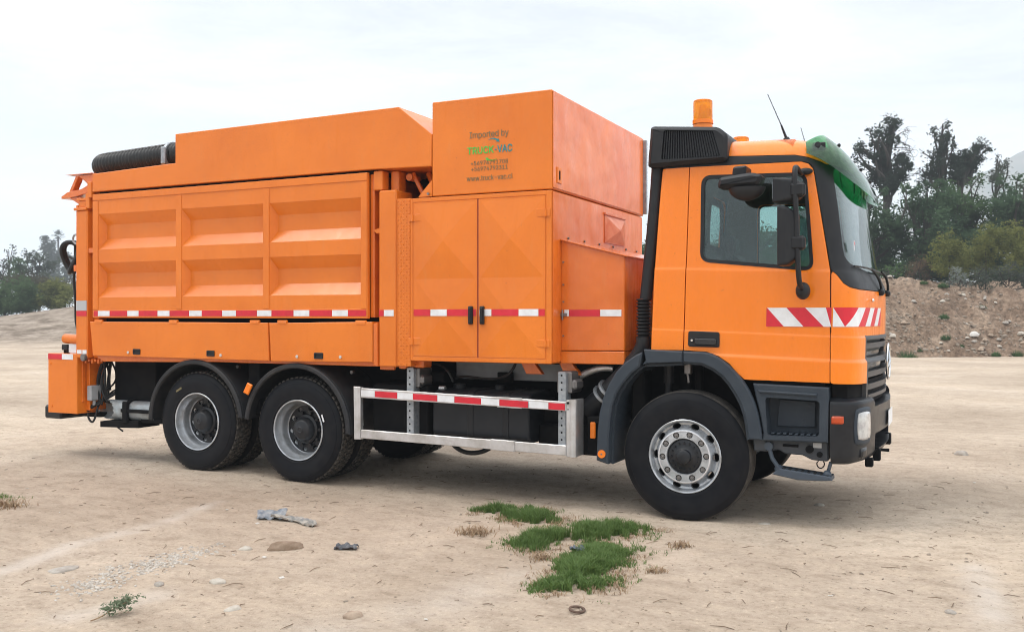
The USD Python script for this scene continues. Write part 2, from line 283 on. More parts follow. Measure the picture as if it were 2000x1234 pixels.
soil = usdkit.material(stage, '/World/Looks/dry_soil', {
    'g': ('geometry', {}), 'at': ('attribute', {'attribute': 'chalk'}),
    'n1': ('noise_texture', {'scale': 0.38, 'detail': 6, 'roughness': 0.62}), 'r1': ('rgb_ramp', {'ramp': [(0.33, (0.372, 0.300, 0.232)), (0.52, (0.446, 0.366, 0.289)), (0.70, (0.512, 0.432, 0.351))]}),
    'mp': ('mapping', {'scale': (1.0, 1.5, 1.0), 'rotation': (0, 0, 0.35)}), 'n2': ('noise_texture', {'scale': 4.5, 'detail': 8, 'roughness': 0.72}), 'r2': ('rgb_ramp', {'ramp': [(0.32, (0.76, 0.735, 0.71)), (0.5, (1, 1, 1)), (0.70, (1.12, 1.11, 1.09))]}),
    'm1': ('mix_color', {'blend_type': 'multiply', 'fac': 0.95, 'use_clamp': False}),
    'n3': ('noise_texture', {'scale': 30.0, 'detail': 5, 'roughness': 0.75}), 'r3': ('rgb_ramp', {'ramp': [(0.30, (0.30, 0.26, 0.22)), (0.42, (0.92, 0.91, 0.90)), (0.60, (1.04, 1.04, 1.04)), (0.70, (1.40, 1.38, 1.34))]}),
    'm2': ('mix_color', {'blend_type': 'multiply', 'fac': 0.8, 'use_clamp': False}),
    'v': ('voronoi_texture', {'scale': 17.0, 'randomness': 1.0}), 'rv': ('rgb_ramp', {'ramp': [(0.0, (1, 1, 1)), (0.13, (1, 1, 1)), (0.19, (0, 0, 0))]}), 'vn': ('noise_texture', {'scale': 7.0, 'detail': 2}), 'rn': ('rgb_ramp', {'ramp': [(0.50, (0, 0, 0)), (0.60, (0.7, 0.7, 0.7))]}),
    'mv': ('mix_color', {'blend_type': 'multiply', 'fac': 1.0}), 'mc': ('mix_color', {'b': (0.13, 0.095, 0.065)}),
    'mk': ('mix_color', {'b': (0.62, 0.57, 0.52)}),
    'ae': ('attribute', {'attribute': 'earth'}), 'ne': ('noise_texture', {'scale': 0.9, 'detail': 8, 'roughness': 0.75}), 're': ('rgb_ramp', {'ramp': [(0.36, (0.095, 0.072, 0.052)), (0.48, (0.190, 0.150, 0.115)), (0.62, (0.32, 0.268, 0.220))]}), 'me': ('mix_color', {}),
    'ms': ('mapping', {'scale': (0.11, 0.22, 1.0), 'rotation': (0, 0, -0.45)}), 'nf': ('noise_texture', {'scale': 1.0, 'detail': 6, 'roughness': 0.65}), 'rf': ('rgb_ramp', {'ramp': [(0.36, (0.80, 0.78, 0.76)), (0.5, (1, 1, 1)), (0.64, (1.18, 1.17, 1.15))]}), 'mf': ('mix_color', {'blend_type': 'multiply', 'fac': 0.7, 'use_clamp': False}),
    'b3': ('noise_texture', {'scale': 85.0, 'detail': 4, 'roughness': 0.75}), 'ad': ('math', {'math_type': 'multiply_add', 'value2': 1.6}), 'b': ('bump', {'strength': 0.75, 'distance': 0.010}),
    'p': ('principled_bsdf', {'roughness': 0.95, 'specular_ior_level': 0.2})},
    [('g.position', 'n1.vector'), ('n1.fac', 'r1.fac'), ('g.position', 'mp.vector'), ('mp.vector', 'n2.vector'), ('n2.fac', 'r2.fac'), ('r1.color', 'm1.a'), ('r2.color', 'm1.b'), ('g.position', 'n3.vector'), ('n3.fac', 'r3.fac'), ('m1.result', 'm2.a'), ('r3.color', 'm2.b'),
     ('g.position', 'v.vector'), ('v.distance', 'rv.fac'), ('g.position', 'vn.vector'), ('vn.fac', 'rn.fac'), ('rv.color', 'mv.a'), ('rn.color', 'mv.b'), ('m2.result', 'mc.a'), ('mv.result', 'mc.fac'),
     ('g.position', 'ms.vector'), ('ms.vector', 'nf.vector'), ('nf.fac', 'rf.fac'), ('mc.result', 'mf.a'), ('rf.color', 'mf.b'), ('mf.result', 'me.a'), ('ae.fac', 'me.fac'), ('g.position', 'ne.vector'), ('ne.fac', 're.fac'), ('re.color', 'me.b'), ('me.result', 'mk.a'), ('at.fac', 'mk.fac'), ('mk.result', 'p.base_color'),
     ('g.position', 'b3.vector'), ('b3.fac', 'ad.value1'), ('n2.fac', 'ad.value3'), ('ad.value', 'b.height'), ('b.normal', 'p.normal')], surface='p.BSDF')
s_ = (p2 - CAM[:2]) @ RIGHT; t_ = (p2 - CAM[:2]) @ FWD
earth = sm((t_ - 50 + 6 * (meshkit.fbm(V * [0.12, 0.12, 0], 3, 81) - 0.5)) / 7) * sm((-5 - s_) / 12) * np.clip(0.9 + 0.9 * (meshkit.fbm(V * [0.2, 0.2, 0], 3, 83) - 0.45), 0.6, 1)
gp = obj('/World', 'ground', T(V, F), soil, True, 'dry beige dirt yard', 'structure')
UsdGeom.PrimvarsAPI(stage.GetPrimAtPath(gp)).CreatePrimvar('chalk', Sdf.ValueTypeNames.FloatArray, 'vertex').Set(chalk.astype(np.float32).tolist())
UsdGeom.PrimvarsAPI(stage.GetPrimAtPath(gp)).CreatePrimvar('earth', Sdf.ValueTypeNames.FloatArray, 'vertex').Set(earth.astype(np.float32).tolist())

def bank_z(s, t):
    P3 = np.stack([s, t, 0 * s], -1); end = sm((s - 5.0) / 6.0)
    crest = 3.40 - 0.62 * sm((s - 18.6) / 3.0) + (meshkit.fbm(P3 * 0.35, 3, 41) - 0.5) * 0.5
    foot = 38.9 + (meshkit.fbm(P3 * 0.5 + 9, 2, 43) - 0.5) * 1.0
    u = np.clip((t - foot) / 5.6, 0, 1); prof = 0.25 * sm(u) + 0.75 * u ** 0.85
    prof = np.where(u < 0.16, prof * (u / 0.16) ** 0.6, prof)
    z = crest * prof * end
    z = z + end * np.clip(u * 6, 0, 1) * ((meshkit.fbm(P3 * 1.3, 4, 45) - 0.5) * 0.55 + (meshkit.fbm(P3 * 5.0, 3, 47) - 0.5) * 0.36 - 0.30 * np.clip(0.16 - np.abs(meshkit.fbm(np.stack([s * 0.9, t * 0.16, 0 * s], -1), 3, 57) - 0.5), 0, 1) / 0.16 * np.sin(np.pi * u)) + end * sm((t - 46) / 14) * (0.55 * sm((s - 18.6) / 3.0) + 0.4)
    return z - 0.30 * (1 - np.clip(u * 8, 0, 1)) - 0.05
ss = np.r_[np.arange(3, 14, 0.4), np.arange(14, 34, 0.09), np.arange(34, 80, 0.6)]; ts = np.r_[np.arange(37.6, 46.5, 0.09), np.arange(46.6, 60, 0.4), np.arange(60, 120, 2.5)]
S, Tt = np.meshgrid(ss, ts, indexing='ij'); XY = Wd(S, Tt); Vb = np.concatenate([XY, bank_z(S, Tt)[..., None]], -1).reshape(-1, 3); nb, mb = S.shape
i, j = np.meshgrid(np.arange(nb - 1), np.arange(mb - 1), indexing='ij'); q = i * mb + j
Fb = np.concatenate([np.stack([q, q + mb, q + mb + 1], -1).reshape(-1, 3), np.stack([q, q + mb + 1, q + 1], -1).reshape(-1, 3)])
Fb = Fb[:, ::-1] if np.cross(Vb[Fb[0, 1]] - Vb[Fb[0, 0]], Vb[Fb[0, 2]] - Vb[Fb[0, 0]])[2] < 0 else Fb
bank_mat = usdkit.material(stage, '/World/Looks/bank_soil', {
    'g': ('geometry', {}), 'n1': ('noise_texture', {'scale': 0.5, 'detail': 7, 'roughness': 0.68}), 'r1': ('rgb_ramp', {'ramp': [(0.33, (0.128, 0.088, 0.062)), (0.5, (0.190, 0.134, 0.096)), (0.68, (0.265, 0.200, 0.148))]}),
    'n2': ('noise_texture', {'scale': 5.0, 'detail': 6, 'roughness': 0.75}), 'r2': ('rgb_ramp', {'ramp': [(0.34, (0.48, 0.45, 0.43)), (0.5, (1, 1, 1)), (0.66, (1.55, 1.55, 1.53))]}), 'm': ('mix_color', {'blend_type': 'multiply', 'fac': 1.0, 'use_clamp': False}),
    'b': ('bump', {'strength': 0.9, 'distance': 0.06}), 'p': ('principled_bsdf', {'roughness': 0.95, 'specular_ior_level': 0.2})},
    [('g.position', 'n1.vector'), ('n1.fac', 'r1.fac'), ('g.position', 'n2.vector'), ('n2.fac', 'r2.fac'), ('r1.color', 'm.a'), ('r2.color', 'm.b'), ('m.result', 'p.base_color'), ('n2.fac', 'b.height'), ('b.normal', 'p.normal')], surface='p.BSDF')
obj('/World', 'dirt_bank', T(Vb, Fb), bank_mat, True, 'reddish brown bank of stony spoil', 'structure')

hs_, ht_ = np.arange(80, 1240, 14.0), np.arange(860, 1280, 14.0)
S, Tt = np.meshgrid(hs_, ht_, indexing='ij'); ridge = 2 * np.interp(S / 2, [40, 110, 165, 205, 240, 265, 300, 360, 440, 620], [0, 18, 42, 58, 74, 84, 98, 112, 108, 60])
P3 = np.stack([S, Tt, 0 * S], -1); hz = ridge * np.exp(-((Tt - 1060) / 124) ** 2) * (1 + (meshkit.fbm(P3 * 0.01, 4, 51) - 0.5) * 0.25) + (meshkit.fbm(P3 * 0.045, 3, 53) - 0.5) * 10 - 4
Vh = np.concatenate([Wd(S, Tt), hz[..., None]], -1).reshape(-1, 3); nh, mh = S.shape
i, j = np.meshgrid(np.arange(nh - 1), np.arange(mh - 1), indexing='ij'); q = i * mh + j
Fh = np.concatenate([np.stack([q, q + mh, q + mh + 1], -1).reshape(-1, 3), np.stack([q, q + mh + 1, q + 1], -1).reshape(-1, 3)])
if np.cross(Vh[Fh[0, 1]] - Vh[Fh[0, 0]], Vh[Fh[0, 2]] - Vh[Fh[0, 0]])[2] < 0: Fh = Fh[:, ::-1]
obj('/World', 'hills', T(Vh, Fh), mat('hill_scrub', (0.055, 0.062, 0.040), 0.95, vary=(0.13, 0.11, 0.075), scale=0.03, detail=6), True, 'hazy blue scrub-covered hills', 'structure')
HAZE = 0.00072
haze_mat = usdkit.material(stage, '/World/Looks/haze', {'v': ('principled_volume', {'color': (0.84, 0.92, 1.0), 'density': HAZE, 'anisotropy': 0.2})}, [], volume='v.volume')
hb_ = trimesh.creation.box(extents=(3600, 3600, 290.0)); hb_.apply_translation((0, 0, 290 / 2 - 10.0))
obj('/World', 'haze', T(hb_.vertices, hb_.faces), haze_mat, False, 'thin whitish haze in the air', 'stuff')

# ================================================================ the truck (x forward, y to its left, z up; front axle at the origin)
truck = thing('vacuum_truck', 'large orange vacuum suction truck with three axles parked side-on on the dirt', 'truck')
def P(name, mesh, m, smooth=30, label=None, parent=None, kind=None): return obj(parent or truck, name, mesh, M[m] if isinstance(m, str) else m, smooth, label, kind)
W = -1.25

# ---- chassis
for s in (-1, 1): P('frame_rail', cbox(-6.85, 1.05, s * 0.42 - 0.04, s * 0.42 + 0.04, 0.80, 1.08), 'dark')
P('frame_plate', cbox(-6.12, -4.4, -0.56, -0.545, 0.88, 1.21), 'lightgrey')
P('frame_plate', cbox(-2.45, -1.25, -0.62, -0.60, 1.06, 1.24), 'lightgrey')
P('added_dark_block', cbox(-1.2, -0.48, -0.6, 0.6, 0.9, 1.25, 0.02), 'dark')  # added dark block, darkens the bright gap beneath the duct box
for k in range(6): P('frame_bolt', cyl((-6.09 + 0.035 * k + 0.06 * (k // 2), -0.575, 1.075), (-6.09 + 0.035 * k + 0.06 * (k // 2), -0.555, 1.075), 0.012, 8), 'dark')
for x in (-6.2, -4.55, -3.0, -1.2): P('cross_member', cbox(x - 0.06, x + 0.06, -0.55, 0.55, 0.86, 1.04), 'dark')
for x, z in ((-5.247, 0.57), (-3.92, 0.55)):
    P('rear_axle', cat(cyl((x, -0.95, z), (x, 0.95, z), 0.11, 14), sphere((x, 0.05, z), 0.26, 2, (1, 0.8, 1))), 'dark')
P('front_axle', cat(cbox(-0.07, 0.07, -0.85, 0.85, 0.44, 0.54, 0.02), cbox(-0.75, 0.75, -0.50, -0.42, 0.60, 0.70, 0.02), cbox(-0.75, 0.75, 0.42, 0.50, 0.60, 0.70, 0.02)), 'dark')
P('engine_block', cat(cbox(-0.45, 0.95, -0.40, 0.40, 0.62, 1.16, 0.05), cbox(-0.15, 0.85, -0.86, 0.86, 1.22, 1.36, 0.04)), 'dark')
P('drive_shaft', cyl((-0.5, 0, 0.75), (-3.8, 0, 0.62), 0.06, 12), 'dark')
P('spring_hanger', cat(cbox(-0.15, -0.05, -0.78, -0.62, 0.62, 1.2), cyl((0.04, -0.9, 0.65), (0.04, -0.85, 1.32), 0.035, 10)), 'dark')
P('shock_absorber', cat(cyl((-0.24, -0.88, 0.75), (-0.22, -0.88, 1.18), 0.028, 10), cyl((-0.22, -0.88, 1.1), (-0.22, -0.88, 1.32), 0.045, 10)), 'fender')
for s in (-1, 1): P('subframe_rail', cbox(-6.85, -0.6, s * 0.42 - 0.05, s * 0.42 + 0.05, 1.08, 1.245, 0.004), 'dark')
P('subframe', cbox(-6.7, -0.6, -0.95, 0.95, 1.24, 1.255), 'dark')
P('battery_box', cbox(-6.74, -6.10, -0.95, -0.58, 0.70, 1.205, 0.01), 'dark')
tankprof = rounded([(-1.13, 0.53), (-1.13, 0.985), (-0.52, 0.985), (-0.52, 0.53)], 0.10, 6)
ft = P('fuel_tank', prism(tankprof, -2.42, -1.43, 'x', 0.012), mat('tank_black', (0.0075, 0.0085, 0.011), 0.45, specular_ior_level=0.3, vary=(0.012, 0.0135, 0.016), scale=4))
for x in (-2.02, -1.66): P('tank_strap', prism(rounded([(-1.137, 0.523), (-1.137, 0.992), (-0.51, 0.992), (-0.51, 0.523)], 0.105, 6), x - 0.03, x + 0.03, 'x', 0.003), 'black', parent=ft)
P('tank_cap', cyl((-2.28, -0.86, 0.98), (-2.28, -0.86, 1.03), 0.06, 16), 'black', parent=ft)
P('tank_cap', cyl((-1.85, -0.86, 0.985), (-1.85, -0.86, 1.03), 0.045, 16), 'black', parent=ft)
P('tank_end_cap', cyl((-2.40, -1.03, 0.995), (-2.34, -1.03, 0.995), 0.022, 10), 'alu', parent=ft)
P('tool_box', prism(rounded([(-1.08, 0.55), (-1.08, 1.02), (-0.52, 1.02), (-0.52, 0.55)], 0.04, 4), -3.12, -2.50, 'x', 0.01), 'dark')
P('far_fuel_tank', prism([(-y, z) for y, z in tankprof], -3.1, -1.1, 'x', 0.012), 'dark')
P('far_side_guard', cbox(-3.2, -0.95, 1.16, 1.2, 0.47, 0.60, 0.004), 'alu')
P('far_mudguard_wall', cbox(-6.7, -3.2, 0.585, 0.60, 0.70, 1.22, 0.004), 'dark')
P('air_tank', cat(cyl((-1.40, -0.72, 0.76), (-0.72, -0.72, 0.76), 0.15, 20), cbox(-1.42, -0.80, -0.95, -0.45, 0.44, 0.70, 0.02)), 'dark')
for q in ((-3.1, -2.72, -0.8, -0.6, 1.04, 1.2), (-2.55, -2.4, -0.95, -0.7, 1.04, 1.14), (-1.95, -1.80, -0.72, -0.66, 1.04, 1.14)): P('underbody_valve', cbox(*q, 0.008), 'dark')
P('air_line', cat(tube(smooth_path([(-2.55, -0.9, 1.22), (-2.36, -0.95, 1.15), (-2.3, -0.95, 1.05)], 14), 0.012, 8), tube(smooth_path([(-2.3, -0.9, 1.08), (-1.95, -0.95, 1.09), (-1.72, -0.95, 1.14), (-1.66, -0.92, 1.24)], 20), 0.013, 8)), 'hose')
P('hanging_hose', tube(smooth_path([(-2.48, -0.75, 0.56), (-2.36, -0.82, 0.43), (-2.15, -0.85, 0.375), (-1.98, -0.8, 0.43), (-1.9, -0.72, 0.56)], 24), 0.022, 10), 'hose')
P('steel_pipe', tube(smooth_path([(-1.12, -0.92, 1.08), (-1.0, -0.92, 1.15), (-0.9, -0.92, 1.195), (-0.72, -0.90, 1.215)], 16), 0.032, 12), 'alu')
P('dip_rod', cat(cyl((-3.222, -1.17, 0.89), (-3.20, -1.17, 0.63), 0.006, 6), cyl((-3.195, -1.17, 0.89), (-3.172, -1.17, 0.62), 0.006, 6)), 'alu')
for x0, x1 in ((-1.58, -1.42), (-1.20, -1.05)): P('body_brace', prism([(x0, 1.262), (x1 - 0.03, 1.262), (x1 + 0.06, 1.15), (x0 + 0.06, 1.15)], -0.99, -0.93, 'y', 0.003), 'panel')

# ---- wheels
def wheel(x, yo, zc, kind, R, far=False):
    """kind: steer, dual_out, dual_in. yo: y of the outer sidewall. The profile's y runs from the outer face inwards."""
    g = fresh(truck, 'wheel'); UsdGeom.Xform.Define(stage, g)
    fl = lambda m: moved(mirror_y(m) if far else m, (x, -yo if far else yo, zc))
    n = 96
    def squash(m):
        m = as_tm(m).copy(); v = np.array(m.vertices); k = np.exp(-(np.minimum(v[:, 2] + R, 0.3) / 0.085) ** 2) * (v[:, 2] < 0); rad = np.hypot(v[:, 0], v[:, 2])
        v[:, 1] += np.where(v[:, 1] < 0.157, -1, 1) * 0.014 * k * np.clip((rad - 0.34) / 0.1, 0, 1); v[:, 2] = np.maximum(v[:, 2], -(R - 0.013)); m.vertices = v; return m
    if kind == 'steer':
        grooves = [(R - 0.012, 0.045), (R - 0.003, 0.060)]
        for y in (0.092, 0.13, 0.17, 0.21): grooves += [(R, y - 0.012), (R, y - 0.006), (R - 0.014, y - 0.004), (R - 0.014, y + 0.004), (R, y + 0.006)]
        grooves += [(R - 0.003, 0.255), (R - 0.012, 0.27)]
        side = [(0.292, 0.035), (0.30, 0.018), (0.325, 0.008), (0.335, 0.011), (0.38, 0.001), (0.43, 0.0), (0.47, 0.008), (0.472, 0.011), (0.50, 0.02), (R - 0.014, 0.038)]
    else:
        grooves = [(R - 0.018, 0.045), (R - 0.013, 0.06), (R - 0.015, 0.157), (R - 0.013, 0.255), (R - 0.018, 0.27)]
        side = [(0.292, 0.035), (0.30, 0.020), (0.325, 0.008), (0.335, 0.012), (0.38, 0.001), (0.43, 0.0), (0.468, 0.010), (0.470, 0.014), (0.495, 0.022), (R - 0.020, 0.036)]
    w = 0.315; inner = [(r, w - y) for r, y in side[::-1]]
    P('tyre', fl(squash(revolve(side + [grooves[0]], n))), 'rubber', 40, parent=g)
    P('inner_sidewall', fl(squash(revolve([grooves[-1]] + inner, n))), 'rubber', 40, parent=g)
    tr = [revolve(grooves, n)]
    if kind != 'steer':
        rng = np.random.default_rng(4); N = 58
        def blk(r0, r1, y0, y1, a0, a1, sk):
            pts = []
            for r, d in ((r0, 0.0), (r1, 0.004)):
                for y, aa in ((y0 + d, 0), (y1 - d, sk)):
                    for a in (a0 + aa + d, a1 + aa - d): pts.append((r * math.cos(a), y, r * math.sin(a)))
            return as_tm(m3.Manifold.hull_points(np.array(pts)))
        for i in range(N):
            a = i * 2 * math.pi / N; d = 2 * math.pi / N
            tr += [blk(R - 0.04, R - 0.004, 0.046, 0.098, a, a + d * 0.66, d * 0.22), blk(R - 0.03, R, 0.106, 0.154, a + 0.45 * d, a + 1.17 * d, d * 0.2),
                   blk(R - 0.03, R, 0.161, 0.209, a, a + d * 0.72, d * 0.2), blk(R - 0.04, R - 0.004, 0.217, 0.269, a + 0.5 * d, a + 1.16 * d, d * 0.22)]
    P('tread', fl(squash(cat(*tr))), 'tread', 35, parent=g, kind='stuff' if kind != 'steer' else None)
    if kind == 'steer':
        prof = [(0.300, 0.020), (0.304, 0.012), (0.299, 0.008), (0.290, 0.010), (0.283, 0.020), (0.279, 0.045), (0.272, 0.060), (0.255, 0.062), (0.236, 0.040), (0.226, 0.012), (0.221, 0.002), (0.216, 0.000),
                (0.150, 0.000), (0.145, 0.006), (0.145, 0.05), (0.24, 0.10), (0.292, 0.10), (0.300, 0.06)]
        body = as_mf(revolve(prof, n, True))
        if body.volume() < 0: body = as_mf(T(np.array(revolve(prof, n, True).vertices), np.array(revolve(prof, n, True).faces)[:, ::-1]))
        for k in range(10):
            a = 2 * math.pi * (k + 0.5) / 10
            h = m3.Manifold.cylinder(0.2, 0.027, 0.027, 20, True).scale([1.0, 0.72, 1]).rotate([90, 0, 0]); h = m3.Manifold.cylinder(0.2, 1, 1, 20, True).scale([0.036, 0.0235, 1]).rotate([90, 0, 0]).translate([0, 0, 0.2525])
            body = body - h.rotate([0, math.degrees(a), 0])
        for k in range(10):
            a = 2 * math.pi * k / 10 + 0.06
            body = body - m3.Manifold.cylinder(0.06, 0.0265, 0.0265, 20, True).rotate([90, 0, 0]).translate([0.1835 * math.cos(a), 0, 0.1835 * math.sin(a)])
        P('rim', fl(body), 'rim', 35, parent=g)
        P('wheel_disc_cover', fl(revolve([(0.2155, -0.001), (0.2165, -0.003), (0.2100, -0.0045), (0.2075, -0.0045), (0.207, -0.001)], n)), 'ring', 35, parent=g)
        for k in range(10):
            a = 2 * math.pi * k / 10 + 0.06
            nut = cat(tube([(0, 0.032, 0), (0, 0.002, 0)], 0.0190, 6), revolve([(0.0, -0.004), (0.007, -0.002), (0.0105, 0.004), (0.011, 0.02)], 10), revolve([(0.016, 0.022), (0.0262, 0.023), (0.0262, 0.035)], 14))
            P('wheel_nut', fl(moved(nut, (0.1835 * math.cos(a), 0, 0.1835 * math.sin(a)))), 'nut', 30, parent=g)
        hub = [revolve([(0.0, -0.040), (0.03, -0.040), (0.052, -0.036), (0.060, -0.028), (0.063, -0.008), (0.075, 0.0), (0.10, 0.006), (0.128, 0.010), (0.143, 0.02), (0.146, 0.05)], 40)]
        for k in range(16):
            a = 2 * math.pi * k / 16; hub.append(cyl((0.112 * math.cos(a), 0.012, 0.112 * math.sin(a)), (0.112 * math.cos(a), -0.006, 0.112 * math.sin(a)), 0.009, 8))
        P('hub', fl(cat(*hub)), 'hub', 40, parent=g)
    elif kind == 'dual_out':
        P('rim', fl(revolve([(0.300, 0.022), (0.304, 0.012), (0.299, 0.006), (0.291, 0.008), (0.285, 0.022), (0.281, 0.06), (0.262, 0.080), (0.256, 0.11), (0.254, 0.150), (0.244, 0.166), (0.236, 0.170), (0.20, 0.205), (0.292, 0.215), (0.300, 0.1)], n, True)), 'rim', 40, parent=g)
        disc = as_mf(cyl((0, 0.168, 0), (0, 0.19, 0), 0.245, 48))
        if disc.volume() < 0: disc = as_mf(T(disc.to_mesh().vert_properties[:, :3], disc.to_mesh().tri_verts[:, ::-1]))
        for k in range(10):
            a = 36 * k + 10
            disc = disc - m3.Manifold.cylinder(0.2, 1, 1, 16, True).scale([0.030, 0.021, 1]).rotate([90, 0, 0]).translate([0, 0.18, 0.205]).rotate([0, a, 0])
        P('wheel_disc', fl(disc), 'hub', 30, parent=g)
        hub = [revolve([(0.0, 0.046), (0.028, 0.046), (0.045, 0.049), (0.05, 0.053), (0.085, 0.056), (0.098, 0.066), (0.105, 0.085), (0.118, 0.10), (0.122, 0.125), (0.145, 0.135), (0.15, 0.17)], 40),
               revolve([(0.020, 0.046), (0.026, 0.042), (0.032, 0.046)], 24)]
        for k in range(10):
            a = 2 * math.pi * k / 10; hub.append(cyl((0.166 * math.cos(a), 0.17, 0.166 * math.sin(a)), (0.166 * math.cos(a), 0.135, 0.166 * math.sin(a)), 0.016, 6))
        P('hub', fl(cat(*hub)), 'hub', 40, parent=g)
    return g
Z1, Z2, Z0 = 0.562, 0.539, 0.523
for far in (False, True):
    wheel(0.0, -1.195, Z0, 'steer', 0.536, far)
    for x, z, R in ((-5.245, Z1, 0.529), (-3.92, Z2, 0.532)):
        wheel(x, -1.225, z, 'dual_out', R, far); wheel(x, -0.875, z, 'dual_in', R, far)
def ground_sticker(x, z, w, h, a, y, m, name, c): 
    q = np.array([(-w, -h), (w, -h), (w, h), (-w, h)]) / 2 @ np.array([[math.cos(a), math.sin(a)], [-math.sin(a), math.cos(a)]])
    P(name, prism(q + [x, z], y - 0.002, y, 'y'), m)
ground_sticker(-5.245 - 0.235, Z1 + 0.33, 0.085, 0.020, 0.5, -1.2275, mat('faded_sticker', (0.16, 0.13, 0.06), 0.6), 'tyre_sticker', 0)
ground_sticker(-3.92 + 0.315, Z2 + 0.135, 0.016, 0.075, 0.35, -1.2275, 'white', 'tyre_sticker', 0)

# ---- rear mudguards
def arc(cx, cz, r0, r1, a0, a1, n=30):
    a = np.radians(np.linspace(a0, a1, n)); o = np.column_stack([cx + r1 * np.cos(a), cz + r1 * np.sin(a)]); i = np.column_stack([cx + r0 * np.cos(a), cz + r0 * np.sin(a)])
    return np.vstack([o, i[::-1]])
for x, z, a0, a1 in ((-5.245, 0.565, 6, 181), (-3.92, 0.555, -2, 174)):
    f = cat(prism(arc(x, z, 0.640, 0.652, a0, a1), -1.225, -0.6, 'y', 0.002), prism(arc(x, z, 0.600, 0.652, a0, a1), -1.262, -1.225, 'y', 0.012))
    P('mudguard', f, 'fender', 40)
P('side_marker', prism([(-4.556, 0.900), (-4.494, 0.875), (-4.438, 0.975), (-4.50, 1.0)], -1.29, -1.264, 'y', 0.006), 'orangelens')
P('mudguard_bolt', cat(cyl((-4.85, -1.0, 1.14), (-4.85, -1.04, 1.14), 0.018, 10), cyl((-3.4, -1.0, 1.12), (-3.4, -1.04, 1.12), 0.018, 10)), 'nut')
P('inner_mudguard_wall', cat(cbox(-5.9, -3.2, -0.60, -0.58, 0.75, 1.22), cbox(-4.65, -4.50, -1.1, -0.6, 0.65, 1.2, 0.01)), 'dark')

# ---- tipping debris tank with recessed side panels
tankbody = P('debris_tank', cbox(-6.735, -3.072, -1.165, 1.25, 1.665, 3.035, 0.01), 'body')
frame = as_mf(prism([(-6.738, 1.655), (-3.066, 1.650), (-3.072, 3.042), (-6.738, 3.033)], -1.25, -1.205, 'y', 0.004))
cols = [(-6.654, -5.500), (-5.416, -4.328), (-4.245, -3.143)]; rows = [(2.414, 2.808), (1.880, 2.266)]
for x0, x1 in cols:
    for z0, z1 in rows:
        frame = frame - as_mf(cbox(x0, x1, -1.4, -1.1, z0, z1, 0.0001))
        o = [(x0, W + 0.002, z0), (x1, W + 0.002, z0), (x1, W + 0.002, z1), (x0, W + 0.002, z1)]
        i_ = [(x0 + 0.045, W + 0.080, z0 + 0.118), (x1 - 0.030, W + 0.080, z0 + 0.118), (x1 - 0.030, W + 0.080, z1 - 0.115), (x0 + 0.045, W + 0.080, z1 - 0.115)]
        F = [(4, 5, 6), (4, 6, 7)]
        for k in range(4): F += [(k, (k + 1) % 4, 4 + (k + 1) % 4), (k, 4 + (k + 1) % 4, 4 + k)]
        P('recessed_panel', T(o + i_, F), 'body', False, parent=tankbody)
P('side_frame', frame, 'body', False, parent=tankbody)
for x0, x1 in ((-6.738, -6.656), (-5.497, -5.419), (-4.325, -4.248), (-3.140, -3.072)): P('rib', prism([(x0, 1.745), (x1, 1.745), (x1, 2.955), (x0, 2.955)], -1.2565, -1.249, 'y', 0.003), 'body', False, parent=tankbody)
P('top_rail', prism([(-6.738, 2.962), (-3.072, 2.966), (-3.070, 3.040), (-6.738, 3.031)], -1.2575, -1.249, 'y', 0.003), 'body', False, parent=tankbody)
P('bottom_rail', prism([(-6.738, 1.657), (-3.066, 1.652), (-3.066, 1.740), (-6.738, 1.741)], -1.2545, -1.249, 'y', 0.002), 'body', False, parent=tankbody)
def tape(xs, z0, z1, y, first, parent, slope=0.0):
    c = first
    for a, b in zip(xs[:-1], xs[1:]):
        za, zb = slope * (a - xs[0]), slope * (b - xs[0])
        P('red_reflective_strip' if c == 'r' else 'white_reflective_strip', prism([(a + 0.002, z0 + za), (b - 0.002, z0 + zb), (b - 0.002, z1 + zb), (a + 0.002, z1 + za)], y - 0.002, y, 'y'), 'red' if c == 'r' else 'white', False, parent=parent)
        c = 'w' if c == 'r' else 'r'
tape([-6.72, -6.654, -6.472, -6.205, -6.034, -5.758, -5.585, -5.311, -5.133, -4.859, -4.672, -4.401, -4.215, -3.939, -3.745, -3.475, -3.286, -3.075][1:], 1.673, 1.732, -1.2555, 'w', tankbody)
tape([-6.72, -6.654], 1.673, 1.732, -1.2555, 'r', tankbody)
P('tank_front_edge', cbox(-3.066, -3.02, -1.20, 1.2, 1.66, 3.03, 0.004), 'panel', parent=tankbody)

lid = P('tank_cover', prism([(-6.751, 3.062), (-6.751, 3.263), (-5.512, 3.300), (-5.512, 3.608), (-2.72, 3.634), (-2.36, 3.35), (-2.365, 3.053), (-3.0, 3.068)], -1.25, 1.25, 'y', 0.006), 'body', False)
P('cover_shadow_gap', cbox(-6.70, -3.0, -1.19, 1.2, 3.03, 3.075, 0.002), 'dark')
pth = smooth_path([(-5.60, -0.95, 3.455), (-6.2, -0.95, 3.44), (-6.66, -0.95, 3.425), (-6.98, -0.88, 3.425), (-7.15, -0.66, 3.43), (-7.18, -0.3, 3.43), (-7.0, 0.1, 3.43), (-6.6, 0.35, 3.43), (-6.0, 0.4, 3.44)], 420)
hs = P('suction_hose', tube(pth, 0.128 + 0.007 * np.sin(np.arange(420) * 2 * np.pi / 6.0), 28), 'hose', 40)
P('hose_wire', tube(pth[30:250] + [0, -0.085, 0.108], 0.004, 5), 'lightgrey', parent=hs)
P('hose_clamp', cat(tube([(-5.86, -0.95, 3.449), (-5.82, -0.95, 3.449)], 0.146, 28), cbox(-5.86, -5.80, -1.12, -1.08, 3.33, 3.52, 0.01)), 'galv', parent=hs)

